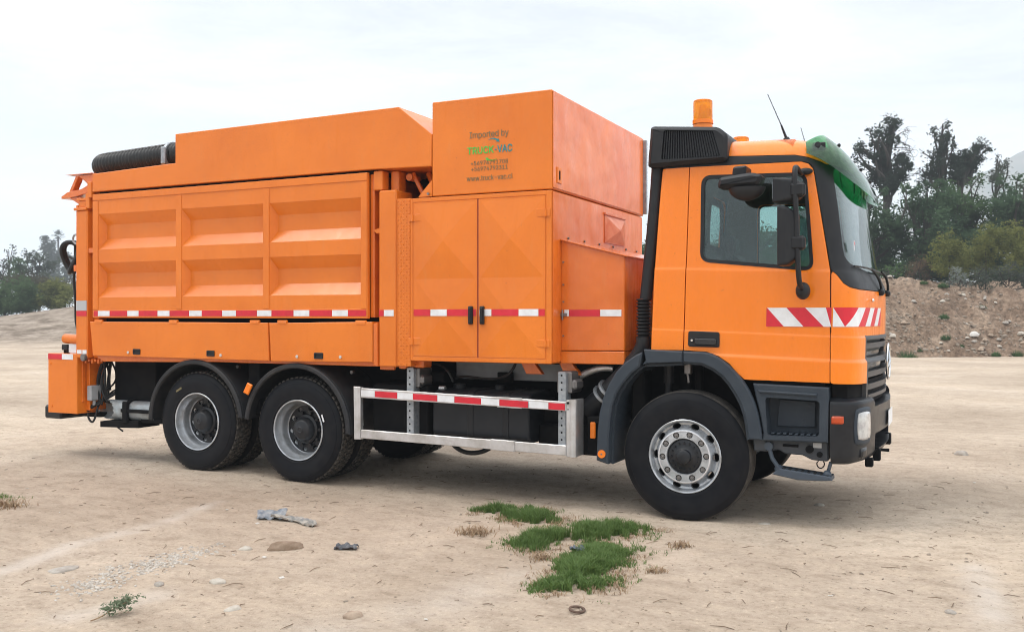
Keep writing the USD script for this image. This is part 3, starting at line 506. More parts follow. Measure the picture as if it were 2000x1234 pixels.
# ---- side lockers
lk = [P('side_locker', prism([(-6.764, 1.612), (-6.719, 1.232), (-4.236, 1.223), (-4.252, 1.607)], -1.272, -0.70, 'y', 0.007), 'body', False),
      P('side_locker', prism([(-4.236, 1.605), (-4.212, 1.219), (-2.999, 1.236), (-2.999, 1.620)], -1.272, -0.70, 'y', 0.007), 'body', False)]
P('locker_frame', cat(cbox(-6.70, -2.95, -1.22, -0.62, 1.195, 1.585, 0.004), prism([(-2.992, 1.60), (-2.950, 1.615), (-2.945, 1.20), (-2.992, 1.215)], -1.262, -1.0, 'y', 0.003)), 'panel')
P('locker_skirt', prism([(-6.70, 1.234), (-4.3, 1.222), (-5.2, 1.190), (-6.60, 1.168)], -1.235, -1.20, 'y', 0.004), 'panel', False)
for k, (x, z) in zip((0, 0, 1), ((-6.044, 1.288), (-4.996, 1.287), (-3.62, 1.287))):
    l = P('latch', as_mf(prism(rounded([(x - 0.052, z - 0.03), (x + 0.052, z - 0.03), (x + 0.052, z + 0.03), (x - 0.052, z + 0.03)], 0.008, 3), -1.283, -1.268, 'y', 0.002)) - as_mf(cbox(x - 0.036, x + 0.036, -1.4, -1.276, z - 0.016, z + 0.016, 0.001)), 'black', parent=lk[k])
for k, (x, z) in zip((0, 0, 1, 1), ((-6.17, 1.278), (-4.858, 1.271), (-3.88, 1.275), (-3.361, 1.28))): P('lock', cat(cyl((x, -1.268, z), (x, -1.280, z), 0.016, 14), cyl((x, -1.27, z), (x, -1.284, z), 0.008, 8)), 'chrome', parent=lk[k])
for k, x in zip((0, 0, 0, 1, 1), (-6.63, -5.52, -4.42, -4.07, -3.13)): P('hinge', cat(cyl((x - 0.06, -1.262, 1.622), (x + 0.06, -1.262, 1.622), 0.011, 8), cbox(x - 0.055, x + 0.055, -1.277, -1.26, 1.592, 1.618, 0.003)), 'body', parent=lk[k])
P('locker_gap', cbox(-6.70, -3.0, -1.10, 1.1, 1.59, 1.67, 0.002), 'dark')

# ---- column and chequer plate beside the cabinet
col = P('column', cbox(-2.940, -2.746, -1.25, -0.95, 1.195, 2.860, 0.012), 'body')
tape([-2.936, -2.880, -2.768], 1.673, 1.732, -1.252, 'r', col)
P('column_foot', cat(cbox(-2.96, -2.80, -1.20, -1.16, 1.165, 1.24, 0.004), cbox(-2.74, -2.66, -1.22, -1.0, 1.18, 1.25, 0.01), cbox(-2.66, -2.5, -1.16, -1.0, 1.19, 1.26, 0.01)), 'panel', parent=col)
P('column_head', cat(cbox(-3.02, -2.92, -1.22, -1.10, 2.87, 3.055, 0.008), cbox(-2.89, -2.80, -1.12, -0.98, 2.84, 3.06, 0.01), cyl((-2.72, -1.06, 3.0), (-2.72, -0.9, 3.0), 0.035, 12)), 'body', parent=col)
P('lifting_strut', cat(cyl((-2.70, -1.02, 3.04), (-2.58, -1.0, 2.80), 0.022, 10), cyl((-2.60, -0.9, 3.05), (-2.45, -0.9, 2.76), 0.03, 10)), 'panel')
P('gap_block_and_hose', cat(cbox(-2.72, -2.40, -0.80, 1.1, 2.5, 3.02, 0.02), tube(smooth_path([(-2.69, -0.86, 2.98), (-2.6, -0.88, 2.9), (-2.52, -0.9, 2.86), (-2.42, -0.92, 2.9)], 16), 0.03, 10)), 'dark')  # added black block darkens the gap behind the column; the tube is a hose
P('tank_lug', prism([(-3.02, 2.49), (-2.945, 2.515), (-2.945, 2.46), (-2.99, 2.46)], -1.22, -1.18, 'y', 0.004), 'body')
dp = P('chequer_plate', cbox(-2.738, -2.588, -1.246, -1.0, 1.205, 2.772, 0.004), 'body')
lz = []
for r in range(54):
    for c in range(5):
        x, z = -2.724 + c * 0.0305, 1.225 + r * 0.0287; a = math.radians(42 if (r + c) % 2 else -42); ca, sa = math.cos(a), math.sin(a)
        pts = [(0.013 * ca, 0.013 * sa), (-0.0045 * sa, 0.0045 * ca), (-0.013 * ca, -0.013 * sa), (0.0045 * sa, -0.0045 * ca)]
        lz.append(T([(x + u, -1.2455, z + v) for u, v in pts] + [(x + 0.4 * u, -1.2505, z + 0.4 * v) for u, v in pts], [(0, 1, 5), (0, 5, 4), (1, 2, 6), (1, 6, 5), (2, 3, 7), (2, 7, 6), (3, 0, 4), (3, 4, 7), (4, 5, 6), (4, 6, 7)]))
P('chequer_studs', cat(*lz), 'body', False, parent=dp, kind='stuff')

# ---- engine cabinet: lower cabinet with two embossed doors, upper housing with lettering
cab_low = P('engine_cabinet', cbox(-2.584, -1.158, -1.25, 1.27, 1.258, 2.768, 0.008), 'body')
def embossed(x0, x1, z0, z1, y, lift, b=0.018, mid=None):
    V, F = [], []
    def quad(a, b_, c, d): k = len(V); V.extend([a, b_, c, d]); F.extend([(k, k + 1, k + 2), (k, k + 2, k + 3)])
    zs = [z0, mid, z1] if mid else [z0, z1]
    quad((x0, y, z0), (x1, y, z0), (x1, y, z0 + b), (x0, y, z0 + b)); quad((x0, y, z1 - b), (x1, y, z1 - b), (x1, y, z1), (x0, y, z1))
    quad((x0, y, z0 + b), (x0 + b, y, z0 + b), (x0 + b, y, z1 - b), (x0, y, z1 - b)); quad((x1 - b, y, z0 + b), (x1, y, z0 + b), (x1, y, z1 - b), (x1 - b, y, z1 - b))
    for za, zb in zip(zs[:-1], zs[1:]):
        za, zb = max(za, z0 + b), min(zb, z1 - b); k = len(V)
        V.extend([(x0 + b, y, za), (x1 - b, y, za), (x1 - b, y, zb), (x0 + b, y, zb), ((x0 + x1) / 2, y - lift, (za + zb) / 2)])
        F.extend([(k, k + 1, k + 4), (k + 1, k + 2, k + 4), (k + 2, k + 3, k + 4), (k + 3, k, k + 4)])
    k = len(V); V.extend([(x0, y, z0), (x1, y, z0), (x1, y, z1), (x0, y, z1), (x0, y + 0.008, z0), (x1, y + 0.008, z0), (x1, y + 0.008, z1), (x0, y + 0.008, z1)])
    for a, b_ in ((0, 1), (1, 2), (2, 3), (3, 0)): F.extend([(k + a, k + 4 + a, k + 4 + b_), (k + a, k + 4 + b_, k + b_)])
    return T(V, F)
doors = []
for x0, x1 in ((-2.552, -1.885), (-1.868, -1.214)):
    doors.append(P('cabinet_door', embossed(x0, x1, 1.305, 2.722, -1.256, 0.036, mid=2.016), 'body', False, parent=cab_low))
P('door_frame', cat(cbox(-2.582, -2.560, -1.2555, -1.249, 1.262, 2.765, 0.002), cbox(-1.206, -1.160, -1.2555, -1.249, 1.262, 2.765, 0.002), cbox(-2.56, -1.206, -1.2555, -1.249, 1.262, 1.298, 0.002), cbox(-2.56, -1.206, -1.2555, -1.249, 2.729, 2.765, 0.002)), 'body', False, parent=cab_low)
P('door_seam', cat(cbox(-1.8845, -1.8685, -1.2525, -1.249, 1.30, 2.728, 0.0005)), mat('seam_shadow_paint', (0.30, 0.05, 0.015), 0.7), parent=cab_low)
for x0, x1, z0, z1 in ((-2.598, -2.47, 2.553, 2.617), (-1.298, -1.168, 2.540, 2.607), (-2.598, -2.47, 1.408, 1.470), (-1.298, -1.172, 1.404, 1.466)):
    xm = -2.556 if x0 < -2 else -1.21
    P('door_hinge', cat(cbox(x0, x1, -1.264, -1.252, z0, z1, 0.002), cyl((xm, -1.267, z0), (xm, -1.267, z1), 0.009, 8)), 'body', parent=cab_low)
def door_tape(xs, first, x0, x1):
    c = first; hx, hz, zc = (x1 - x0) / 2 - 0.018, (2.016 - 1.323) / 2, (2.016 + 1.323) / 2
    ys = lambda x, z: -1.2575 - 0.036 * max(0.0, 1 - max(abs(x - (x0 + x1) / 2) / hx, abs(z - zc) / hz))
    for a, b in zip(xs[:-1], xs[1:]):
        V, F = [], []
        for k, x in enumerate(np.linspace(a + 0.002, b - 0.002, 13)):
            V += [(x, ys(x, z) - 0.0015, z) for z in (1.675, 1.690, 1.705, 1.720, 1.735)]
            if k: F += [t for j in range(4) for q in [(k - 1) * 5 + j] for t in ((q, q + 5, q + 6), (q, q + 6, q + 1))]
        P('red_reflective_strip' if c == 'r' else 'white_reflective_strip', T(V, F), 'red' if c == 'r' else 'white', True, parent=cab_low); c = 'w' if c == 'r' else 'r'
door_tape([-2.550, -2.357, -2.176, -1.890], 'r', -2.552, -1.885); door_tape([-1.863, -1.731, -1.459, -1.276, -1.216], 'w', -1.868, -1.214)
for x in (-1.943, -1.827): P('door_handle', cat(cbox(x - 0.021, x + 0.021, -1.285, -1.255, 1.600, 1.763, 0.006), cbox(x - 0.013, x + 0.013, -1.298, -1.281, 1.615, 1.748, 0.005)), 'black', parent=cab_low)
up = P('upper_housing', cbox(-2.354, -1.155, -1.25, 1.31, 2.776, 3.640, 0.007), 'body')
P('housing_front_sheet', cbox(-1.1535, -1.148, -1.235, 1.30, 2.79, 3.630, 0.002), 'panel', parent=up)
P('cabinet_front_sheet', cbox(-1.157, -1.150, -1.235, 1.26, 1.27, 2.758, 0.002), 'panel', parent=cab_low)
P('housing_edge_strip', cbox(-1.150, -1.110, 1.285, 1.33, 2.80, 3.615, 0.004), 'galv', parent=up)
P('housing_bracket', prism([(-2.51, 2.775), (-2.360, 2.775), (-2.360, 2.93)], -1.245, -1.20, 'y', 0.003), 'body', parent=up)
P('housing_bolt', cyl((-2.39, -1.255, 2.80), (-2.39, -1.27, 2.80), 0.012, 8), 'nut', parent=up)
P('lifting_slot', cat(cbox(-1.149, -1.140, -1.16, -1.06, 2.84, 2.98, 0.003)), 'body', parent=up)
P('slot_hole', cat(cbox(-1.1405, -1.138, -1.125, -1.095, 2.87, 2.95, 0.001)), 'dark', parent=up)
pyr = T([(-1.140, 0.06, 2.41), (-1.140, 0.652, 2.41), (-1.140, 0.652, 2.665), (-1.140, 0.06, 2.665), (-1.085, 0.356, 2.537)], [(0, 1, 4), (1, 2, 4), (2, 3, 4), (3, 0, 4)])
P('front_hatch', cat(pyr, cbox(-1.152, -1.1405, 0.05, 0.662, 2.40, 2.675, 0.002), cbox(-1.152, -1.13, 0.04, 0.67, 2.675, 2.70, 0.004)), mat('hatch_orange', (0.56, 0.14, 0.05), 0.35, vary=(0.66, 0.24, 0.12), scale=9), False, parent=cab_low)
rb = P('intake_duct_box', prism([(-1.150, 2.345), (-0.56, 2.190), (-0.56, 1.376), (-1.150, 1.370)], -1.06, 1.2, 'y', 0.006), 'panel', False)
P('duct_sill', prism([(-1.150, 1.364), (-0.558, 1.370), (-0.558, 1.258), (-1.150, 1.256)], -1.066, 1.2, 'y', 0.005), 'panel', False, parent=rb)
P('duct_flange', prism([(-1.150, 2.352), (-0.53, 2.190), (-0.53, 2.182), (-1.150, 2.343)], -1.085, 1.22, 'y', 0.001), 'panel', False, parent=rb)
P('duct_hinge', cat(cbox(-1.15, -1.09, -1.074, -1.06, 1.672, 1.70, 0.003), cyl((-1.13, -1.075, 1.64), (-1.13, -1.075, 1.73), 0.008, 8)), 'nut', parent=rb)
for z in (2.15, 1.95, 1.80, 1.5): P('rivet', cyl((-1.125, -1.06, z), (-1.125, -1.069, z), 0.008, 8), 'nut', parent=rb)
for y in (-0.9, -0.5, -0.1, 0.3, 0.7, 1.05): P('rivet', cyl((-1.15, y, 2.372), (-1.137, y, 2.372), 0.010, 8), 'nut', parent=rb)
tape([-1.118, -1.070, -0.782, -0.585], 1.672, 1.730, -1.0615, 'w', rb)

def lettering(text, x0, x1, z, h, m, name, bold=False, label=None):
    t = meshkit.text_mesh(text, 1.0, 0.02, bold); v = np.array(t.vertices); w = v[:, 0].max() - v[:, 0].min()
    v = np.column_stack([x0 + (v[:, 0] - v[:, 0].min()) * (x1 - x0) / w, -1.2515 - 0 * v[:, 0] - 0.002 * (v[:, 2] > 0.01), z + v[:, 1] * h])
    P(name, T(v, np.array(t.faces)), m, False, label=label, parent=up)
lettering('Imported by', -1.962, -1.572, 3.275, 0.056, 'ink_dark', 'lettering')
lettering('TRUCK', -1.985, -1.718, 3.132, 0.060, 'ink_green', 'lettering', True, 'green word TRUCK')
lettering('-', -1.708, -1.690, 3.132, 0.060, 'ink_teal', 'lettering', True)
lettering('VAC', -1.683, -1.535, 3.132, 0.062, 'ink_teal', 'lettering', True, 'teal word VAC')
lettering('+56974791708', -1.950, -1.578, 3.030, 0.037, 'ink_dark', 'lettering')
lettering('+56974792311', -1.945, -1.580, 2.978, 0.037, 'ink_dark', 'lettering')
lettering('www.truck-vac.cl', -1.992, -1.532, 2.890, 0.047, 'ink_dark', 'lettering')
def swoosh(a0, a1, cx, cz, r, w, m):
    a = np.radians(np.linspace(a0, a1, 14)); t = np.linspace(0.15, 1, 14) * w
    o = np.column_stack([cx + (r + t / 2) * np.cos(a), cz + (r + t / 2) * np.sin(a)]); i = np.column_stack([cx + (r - t / 2) * np.cos(a), cz + (r - t / 2) * np.sin(a)])
    tip = np.array([cx + r * math.cos(a[-1]), cz + r * math.sin(a[-1])]); d = np.array([-math.sin(a[-1]), math.cos(a[-1])]) * np.sign(a1 - a0); nn = np.array([math.cos(a[-1]), math.sin(a[-1])])
    head = np.array([tip + nn * w * 1.1, tip + d * w * 2.0, tip - nn * w * 1.1])
    P('logo_arrow', cat(prism(np.vstack([o, i[::-1]]), -1.2535, -1.2515, 'y'), prism(head, -1.2535, -1.2515, 'y')), m, False, parent=up)
swoosh(115, 55, -1.735, 3.170, 0.088, 0.016, 'ink_teal'); swoosh(300, 240, -1.735, 3.152, 0.088, 0.014, 'ink_green')

# ---- rear end
rp = P('rear_post', cbox(-7.015, -6.832, -1.25, -0.98, 1.20, 2.865, 0.012), 'body')
P('post_reflector', prism([(-7.003, 1.735), (-6.837, 1.735), (-6.837, 1.848), (-7.003, 1.848)], -1.2535, -1.2505, 'y'), 'plate', False, parent=rp)
tape([-6.998, -6.836], 1.673, 1.732, -1.2505, 'r', rp); tape([-6.990, -6.915], 1.250, 1.293, -1.2505, 'w', rp); tape([-6.905, -6.836], 1.250, 1.293, -1.2505, 'w', rp)
P('post_web', cat(cbox(-6.832, -6.745, -1.16, -0.98, 1.20, 3.02, 0.004), cbox(-6.832, -6.75, -1.235, -1.15, 2.38, 2.44, 0.006)), 'panel', parent=rp)
P('post_head', cat(cbox(-7.035, -6.84, -1.262, -0.97, 2.865, 2.895, 0.004), cbox(-7.02, -6.99, -1.24, -1.0, 2.895, 2.93, 0.004), cbox(-6.99, -6.88, -1.23, -1.02, 2.90, 2.975, 0.004), cbox(-7.01, -6.86, -1.24, -1.0, 2.975, 3.005, 0.004), cbox(-6.86, -6.80, -1.25, -1.05, 2.88, 3.05, 0.005), cbox(-6.83, -6.765, -1.252, -1.1, 3.00, 3.18, 0.006)), 'body', parent=rp)
P('tailgate_arm', cat(prism([(-7.285, 3.015), (-7.285, 3.040), (-7.19, 3.085), (-6.86, 3.12), (-6.86, 3.06), (-7.05, 3.03)], -1.22, -1.05, 'y', 0.004), prism([(-7.20, 3.06), (-7.15, 3.06), (-7.03, 3.26), (-7.07, 3.27)], -1.2, -1.12, 'y', 0.004),
      prism([(-7.08, 3.27), (-6.80, 3.27), (-6.80, 3.10), (-6.93, 3.20), (-7.02, 3.255)], -1.2, -0.7, 'y', 0.004), prism([(-7.12, 3.07), (-6.80, 3.20), (-6.80, 3.08), (-6.95, 3.05)], -1.18, -1.12, 'y', 0.004), prism([(-7.17, 3.02), (-7.0, 3.03), (-7.0, 2.93)], -1.2, -1.15, 'y', 0.004), prism([(-7.23, 3.285), (-7.05, 3.275), (-6.79, 3.275), (-6.79, 3.285)], -1.22, -0.3, 'y', 0.002)), 'panel', False)
P('gate_fittings', cat(cbox(-7.05, -7.015, -1.2, -1.1, 2.62, 2.66, 0.004), cbox(-7.04, -7.015, -1.22, -1.0, 2.1, 2.5, 0.004), cbox(-7.06, -7.015, -1.24, -1.1, 2.18, 2.25, 0.004), cbox(-7.03, -7.012, -1.2, -1.0, 1.3, 2.05, 0.003)), 'panel')
th = np.linspace(0, 2 * np.pi, 33)
loop = np.column_stack([-7.265 + 0.105 * np.cos(th), -1.12 + 0.04 * np.sin(2 * th), 2.35 + 0.175 * np.sin(th)])
P('hose_loop', cat(tube(loop, 0.027, 10), tube(loop * [1, 1, 1] + [0.012, 0.03, 0.006], 0.022, 10), tube(smooth_path([(-7.28, -1.12, 2.36), (-7.2, -1.12, 2.33), (-7.1, -1.12, 2.30)], 8), 0.014, 8), cyl((-7.19, -1.11, 2.50), (-7.18, -1.12, 2.2), 0.013, 8),
      tube(smooth_path([(-7.18, -1.12, 2.2), (-7.19, -1.12, 2.0), (-7.17, -1.12, 1.85), (-7.17, -1.1, 1.55), (-7.10, -1.1, 1.45)], 20), 0.016, 8)), 'hose', 40)
P('cable_hook', tube(smooth_path([(-7.14, -1.13, 2.5), (-7.18, -1.13, 2.52), (-7.20, -1.13, 2.56), (-7.18, -1.13, 2.60), (-7.12, -1.13, 2.58)], 16), 0.012, 8), 'lightgrey')
tb = P('tail_box', cbox(-7.462, -6.990, -1.252, -0.95, 0.568, 1.248, 0.006), 'body')
P('tail_box_front', cat(cbox(-6.9895, -6.975, -1.19, -1.155, 0.70, 1.2, 0.003), cbox(-6.9895, -6.93, -1.13, -0.9, 0.60, 1.21, 0.003)), 'panel', parent=tb)
tape([-7.460, -7.232, -7.050], 1.180, 1.243, -1.2525, 'r', tb)
for x, z in ((-7.42, 1.13), (-7.40, 0.645)): P('screw', cyl((x, -1.25, z), (x, -1.260, z), 0.013, 10), 'body', parent=tb)
P('rubber_buffer', cbox(-7.72, -7.44, -1.10, -0.6, 0.475, 0.63, 0.02), 'black')
P('buffer_bracket', cbox(-7.5, -6.9, -1.0, -0.6, 0.51, 0.565, 0.01), 'dark')
P('gate_roller', cat(cyl((-7.26, -1.18, 1.415), (-6.95, -1.18, 1.405), 0.055, 20), cyl((-7.27, -1.2, 1.41), (-7.25, -1.2, 1.41), 0.02, 10)), 'body')
P('rear_camera', cat(cbox(-7.28, -7.19, -1.22, -1.14, 1.285, 1.350, 0.006), cbox(-7.27, -7.26, -1.2, -1.16, 1.245, 1.29, 0.002), cbox(-7.22, -7.21, -1.2, -1.16, 1.245, 1.29, 0.002)), 'black')
P('rear_marker_plate', cbox(-7.18, -7.02, -1.205, -1.195, 1.255, 1.355, 0.003), 'white')
P('pressure_gauge', cat(cyl((-6.872, -1.245, 1.210), (-6.872, -1.275, 1.210), 0.040, 20), cyl((-6.872, -1.27, 1.21), (-6.872, -1.279, 1.21), 0.03, 20)), 'nut')
P('junction_box', cat(cbox(-6.93, -6.86, -1.17, -1.03, 0.715, 0.885, 0.008), cyl((-6.89, -1.10, 0.66), (-6.89, -1.10, 0.72), 0.018, 10)), 'lightgrey')
P('cable', cat(tube(smooth_path([(-6.89, -1.10, 0.67), (-6.87, -1.1, 0.66), (-6.82, -1.05, 0.70), (-6.74, -0.9, 0.80)], 12), 0.010, 8), tube(smooth_path([(-6.99, -1.1, 0.60), (-6.93, -1.1, 0.64), (-6.85, -1.05, 0.70), (-6.74, -0.92, 0.80)], 12), 0.022, 8),
      tube(smooth_path([(-6.96, -1.12, 0.57), (-6.95, -1.12, 0.50), (-6.90, -1.12, 0.47), (-6.87, -1.1, 0.54), (-6.86, -1.05, 0.66)], 18), 0.012, 8)), 'hose')
rng = np.random.default_rng(8)
tangle = []
for k in range(9):
    a = np.array([-6.80 + rng.uniform(-0.07, 0.08), -1.0 + rng.uniform(-0.1, 0.1), 1.17]); b = np.array([-6.78 + rng.uniform(-0.08, 0.08), -1.0 + rng.uniform(-0.1, 0.1), rng.uniform(0.62, 0.85)])
    tangle.append(tube(smooth_path([a, (a + b) / 2 + rng.uniform(-0.08, 0.08, 3), b], 14), rng.uniform(0.008, 0.016), 7))
P('hydraulic_lines', cat(*tangle), 'hose', 40)
P('manifold_fittings', cat(*[cbox(-6.93 + 0.05 * k, -6.905 + 0.05 * k, -1.2, -1.14, 1.14 + 0.02 * (k % 2), 1.19, 0.004) for k in range(6)]), 'panel')
k = 48; ang = np.arange(k) * 2 * np.pi / k; rr = np.random.default_rng(3)
jag = 0.024 * np.abs(np.sin(ang * 7)) + 0.012 * rr.random(k)
cy, cz, r = -1.0, 0.612, 0.112
def pring(x, rad): return np.column_stack([x, cy + rad * np.cos(ang), cz + rad * np.sin(ang)])
mouth = -6.835 - 0.235 * np.cos(ang) + jag * 1.2
rings = [pring(mouth, r - 0.006), pring(mouth, r), pring(np.full(k, -6.50), r * (1 + 0.015 * np.sin(3 * ang))), pring(np.full(k, -6.25), r * 0.98), pring(np.full(k, -6.0), r * 0.98)]
inn = [pring(np.full(k, -6.2), r - 0.006)] + rings
V = np.vstack(inn); F = []
for a in range(len(inn) - 1):
    for i in range(k): j = (i + 1) % k; F += [(a * k + i, a * k + j, (a + 1) * k + j), (a * k + i, (a + 1) * k + j, (a + 1) * k + i)]
P('exhaust_pipe', T(V, np.array(F)), 'pipe', 40, label='torn grey sheet metal exhaust pipe')
P('exhaust_clamp', cat(prism(arc(cy, cz, 0.114, 0.126, 0, 359.9, 40), -6.42, -6.36, 'x'), cbox(-6.45, -6.0, -1.13, -1.09, 0.60, 0.64, 0.005), cbox(-6.42, -6.34, -1.14, -1.10, 0.48, 0.72, 0.01)), 'dark')
P('exhaust_tray', cat(prism([(-6.78, 0.485), (-6.19, 0.515), (-6.19, 0.435), (-6.78, 0.418)], -1.12, -0.8, 'y', 0.006), cyl((-6.5, -1.12, 0.43), (-6.40, -1.14, 0.395), 0.009, 8), cbox(-6.2, -5.85, -1.08, -0.95, 0.49, 0.535, 0.008)), 'dark')

# ---- aluminium side guard
gd = P('side_guard', cat(prism([(-3.158, 0.985), (-1.033, 0.934), (-1.033, 0.855), (-3.158, 0.892)], -1.228, -1.190, 'y', 0.004), ), 'alu', False)
P('lower_rail', prism([(-3.158, 0.586), (-1.033, 0.557), (-1.033, 0.470), (-3.158, 0.503)], -1.228, -1.190, 'y', 0.004), 'alu', False, parent=gd)
P('end_post', prism([(-3.240, 0.997), (-3.161, 0.995), (-3.161, 0.490), (-3.235, 0.488)], -1.232, -1.18, 'y', 0.004), 'alu', False, parent=gd)
P('end_post', cat(prism([(-1.030, 0.947), (-0.985, 0.951), (-0.985, 0.461), (-1.030, 0.460)], -1.230, -1.16, 'y', 0.004), cyl((-0.972, -1.205, 0.955), (-0.972, -1.205, 0.461), 0.035, 20), prism([(-0.99, 0.951), (-0.938, 0.955), (-0.938, 0.464), (-0.99, 0.461)], -1.2, -1.05, 'y', 0.004)), 'alu', 30, parent=gd)
for x in (-2.667, -1.123):
    P('upright', cat(cbox(x, x + 0.068, -1.188, -1.16, 0.545, 1.19, 0.003), cbox(x + 0.068, x + 0.075, -1.188, -1.08, 0.545, 1.18, 0.002)), 'galv', parent=gd)
    P('upright_hole', cat(*[cyl((x + 0.034, -1.187, z), (x + 0.034, -1.190, z), 0.009, 8) for z in np.arange(0.60, 1.17, 0.062) if not (0.86 < z < 0.99)]), 'dark', parent=gd)
    P('hanger_bracket', cat(cbox(x - 0.03, x + 0.11, -1.15, -0.9, 1.0, 1.19, 0.012), cbox(x + 0.09, x + 0.15, -1.14, -0.95, 1.03, 1.12, 0.02)), 'nut', parent=gd)
P('splice_plate', prism([(-1.695, 0.955), (-1.452, 0.950), (-1.452, 0.858), (-1.695, 0.862)], -1.234, -1.229, 'y', 0.002), 'alu', False, parent=gd)
P('splice_plate', prism([(-1.762, 0.573), (-1.522, 0.569), (-1.522, 0.474), (-1.762, 0.478)], -1.236, -1.186, 'y', 0.003), 'alu', False, parent=gd)
P('guard_bolt', cat(cyl((-1.012, -1.228, 0.925), (-1.012, -1.238, 0.925), 0.011, 8), cyl((-1.012, -1.228, 0.87), (-1.012, -1.234, 0.87), 0.006, 8)), 'dark', parent=gd)
us = [(-3.155, 'w'), (-2.997, 'r'), (-2.745, 'w'), (-2.574, 'r'), (-2.311, 'w'), (-2.133, 'r'), (-1.856, 'w'), (-1.671, 'r'), (-1.388, 'w'), (-1.198, 'r'), (-1.040, '')]
for (a, c), (b, _) in zip(us[:-1], us[1:]):
    s = lambda x: -0.0222 * (x + 3.155)
    yy = -1.2345 if (a < -1.45 and b > -1.70) else -1.2285
    P('red_reflective_strip' if c == 'r' else 'white_reflective_strip', prism([(a + 0.002, 0.908 + s(a)), (b - 0.002, 0.908 + s(b)), (b - 0.002, 0.965 + s(b)), (a + 0.002, 0.965 + s(a))], yy - 0.002, yy, 'y'), 'red' if c == 'r' else 'white', False, parent=gd)

# ================================================================ the cab
from scipy.interpolate import PchipInterpolator, CubicSpline
base = np.array([(1.02, -1.17), (1.10, -1.17), (1.17, -1.162), (1.235, -1.135), (1.29, -1.075), (1.332, -0.97), (1.366, -0.80), (1.392, -0.60), (1.410, -0.40), (1.425, -0.18), (1.43, 0.0)])
sb = np.r_[0, np.cumsum(np.linalg.norm(np.diff(base, axis=0), axis=1))]
_fine = CubicSpline(sb, base)(np.linspace(0, sb[-1], 34))
_fine[:, 1] = np.minimum(_fine[:, 1], 0)
FRONT = np.vstack([_fine, (_fine * [1, -1])[-2::-1]])                      # right seam round the nose to the left seam
XF = PchipInterpolator([0.4, 1.56, 1.93, 2.07, 2.70, 2.90, 3.00, 3.06, 3.10, 3.125, 3.14], [1.43, 1.43, 1.425, 1.375, 1.262, 1.215, 1.175, 1.12, 1.04, 0.95, 0.80])
WD = PchipInterpolator([0.4, 1.35, 1.365, 1.385, 1.55, 1.565, 2.05, 2.075, 2.9, 2.97, 3.03, 3.08, 3.12, 3.14], [1.184, 1.184, 1.182, 1.169, 1.169, 1.163, 1.165, 1.156, 1.133, 1.122, 1.095, 1.05, 0.97, 0.85])
XR = PchipInterpolator([0.4, 1.39, 2.9, 3.06, 3.14], [-0.31, -0.31, -0.262, -0.24, -0.10])
def ring_at(z, t, wide=None):
    w = float(WD(z)) if wide is None else wide; f = FRONT.copy(); f[:, 1] *= w / 1.17; f[:, 0] += float(XF(z)) - 1.43
    if z < 1.57: f[:, 0] += (w - 1.162) * np.clip((f[:, 0] - 1.0) / 0.3, 0, 1)
    xr = float(XR(z)); c = 0.05
    rear = [(0.8, w), (0.5, w), (0.2, w), (xr + c, w), (xr + 0.3 * c, w - 0.3 * c), (xr, w - c)]
    pts = np.vstack([f, rear, [(x, -y) for x, y in rear[::-1]]])
    return inset(pts, t) if t else pts
def shear(v):
    v = np.array(v, float); x, z = v[:, 0].copy(), v[:, 2].copy()
    v[:, 0] = x + 0.028 * (z - 1.2); v[:, 2] = z - 0.035 * x; return v
def loft(zs, t, dz=0.0, wide=None, sh=True):
    rings = [ring_at(z, t, wide) for z in zs]; n = len(rings[0])
    V = np.vstack([np.column_stack([r, np.full(n, z - dz)]) for r, z in zip(rings, zs)]); F = []
    for k in range(len(zs) - 1):
        i = np.arange(n); j = (i + 1) % n
        F += [np.stack([k * n + i, k * n + j, (k + 1) * n + j], 1), np.stack([k * n + i, (k + 1) * n + j, (k + 1) * n + i], 1)]
    t3 = np.asarray(m3.triangulate([rings[0]])); t4 = np.asarray(m3.triangulate([rings[-1]])) + (len(zs) - 1) * n
    F += [t3[:, ::-1], t4]
    return as_mf(T(shear(V) if sh else V, np.vstack(F)))
ZS = [1.10, 1.25, 1.35, 1.356, 1.365, 1.378, 1.388, 1.46, 1.545, 1.552, 1.56, 1.568, 1.7, 1.88, 1.93, 1.97, 2.02, 2.045, 2.055, 2.065, 2.075, 2.09, 2.2, 2.4, 2.55, 2.7, 2.8, 2.88, 2.92, 2.96, 3.0, 3.03, 3.06, 3.08, 3.10, 3.115, 3.128, 3.135, 3.14]
outer = loft(ZS, 0.0)
shell = outer - loft([1.0] + ZS, 0.045, 0.04)
liner = loft([1.05] + ZS, 0.047, 0.042) - loft([1.0] + ZS, 0.060, 0.055)
def Y(pts, y0=-2.0, y1=2.0): return as_mf(prism(pts, y0, y1, 'y'))
side_win = rounded([(0.135, 2.130), (1.006, 2.038), (0.950, 2.785), (0.143, 2.812)], 0.07, 6)
grow = lambda p, d: inset(np.asarray(p) if area2(np.asarray(p)) > 0 else np.asarray(p)[::-1], -d)
screen_poly = rounded([(-1.065, 2.085), (-0.5, 2.020), (0.5, 2.020), (1.065, 2.085), (1.035, 2.84), (-1.035, 2.84)], 0.10, 6)
back_wins = [rounded([(s * 0.46, 2.36), (s * 1.0, 2.36), (s * 1.0, 2.80), (s * 0.46, 2.80)], 0.05, 5) for s in (1, -1)]
cut_side = Y(side_win); cut_screen = as_mf(prism(screen_poly, 0.9, 2.0, 'x')); cut_back = [as_mf(prism(grow(p, 0.05), -0.6, 0.1, 'x')) for p in back_wins]
open_shell = shell - cut_side - cut_screen
for c in cut_back: open_shell = open_shell - c
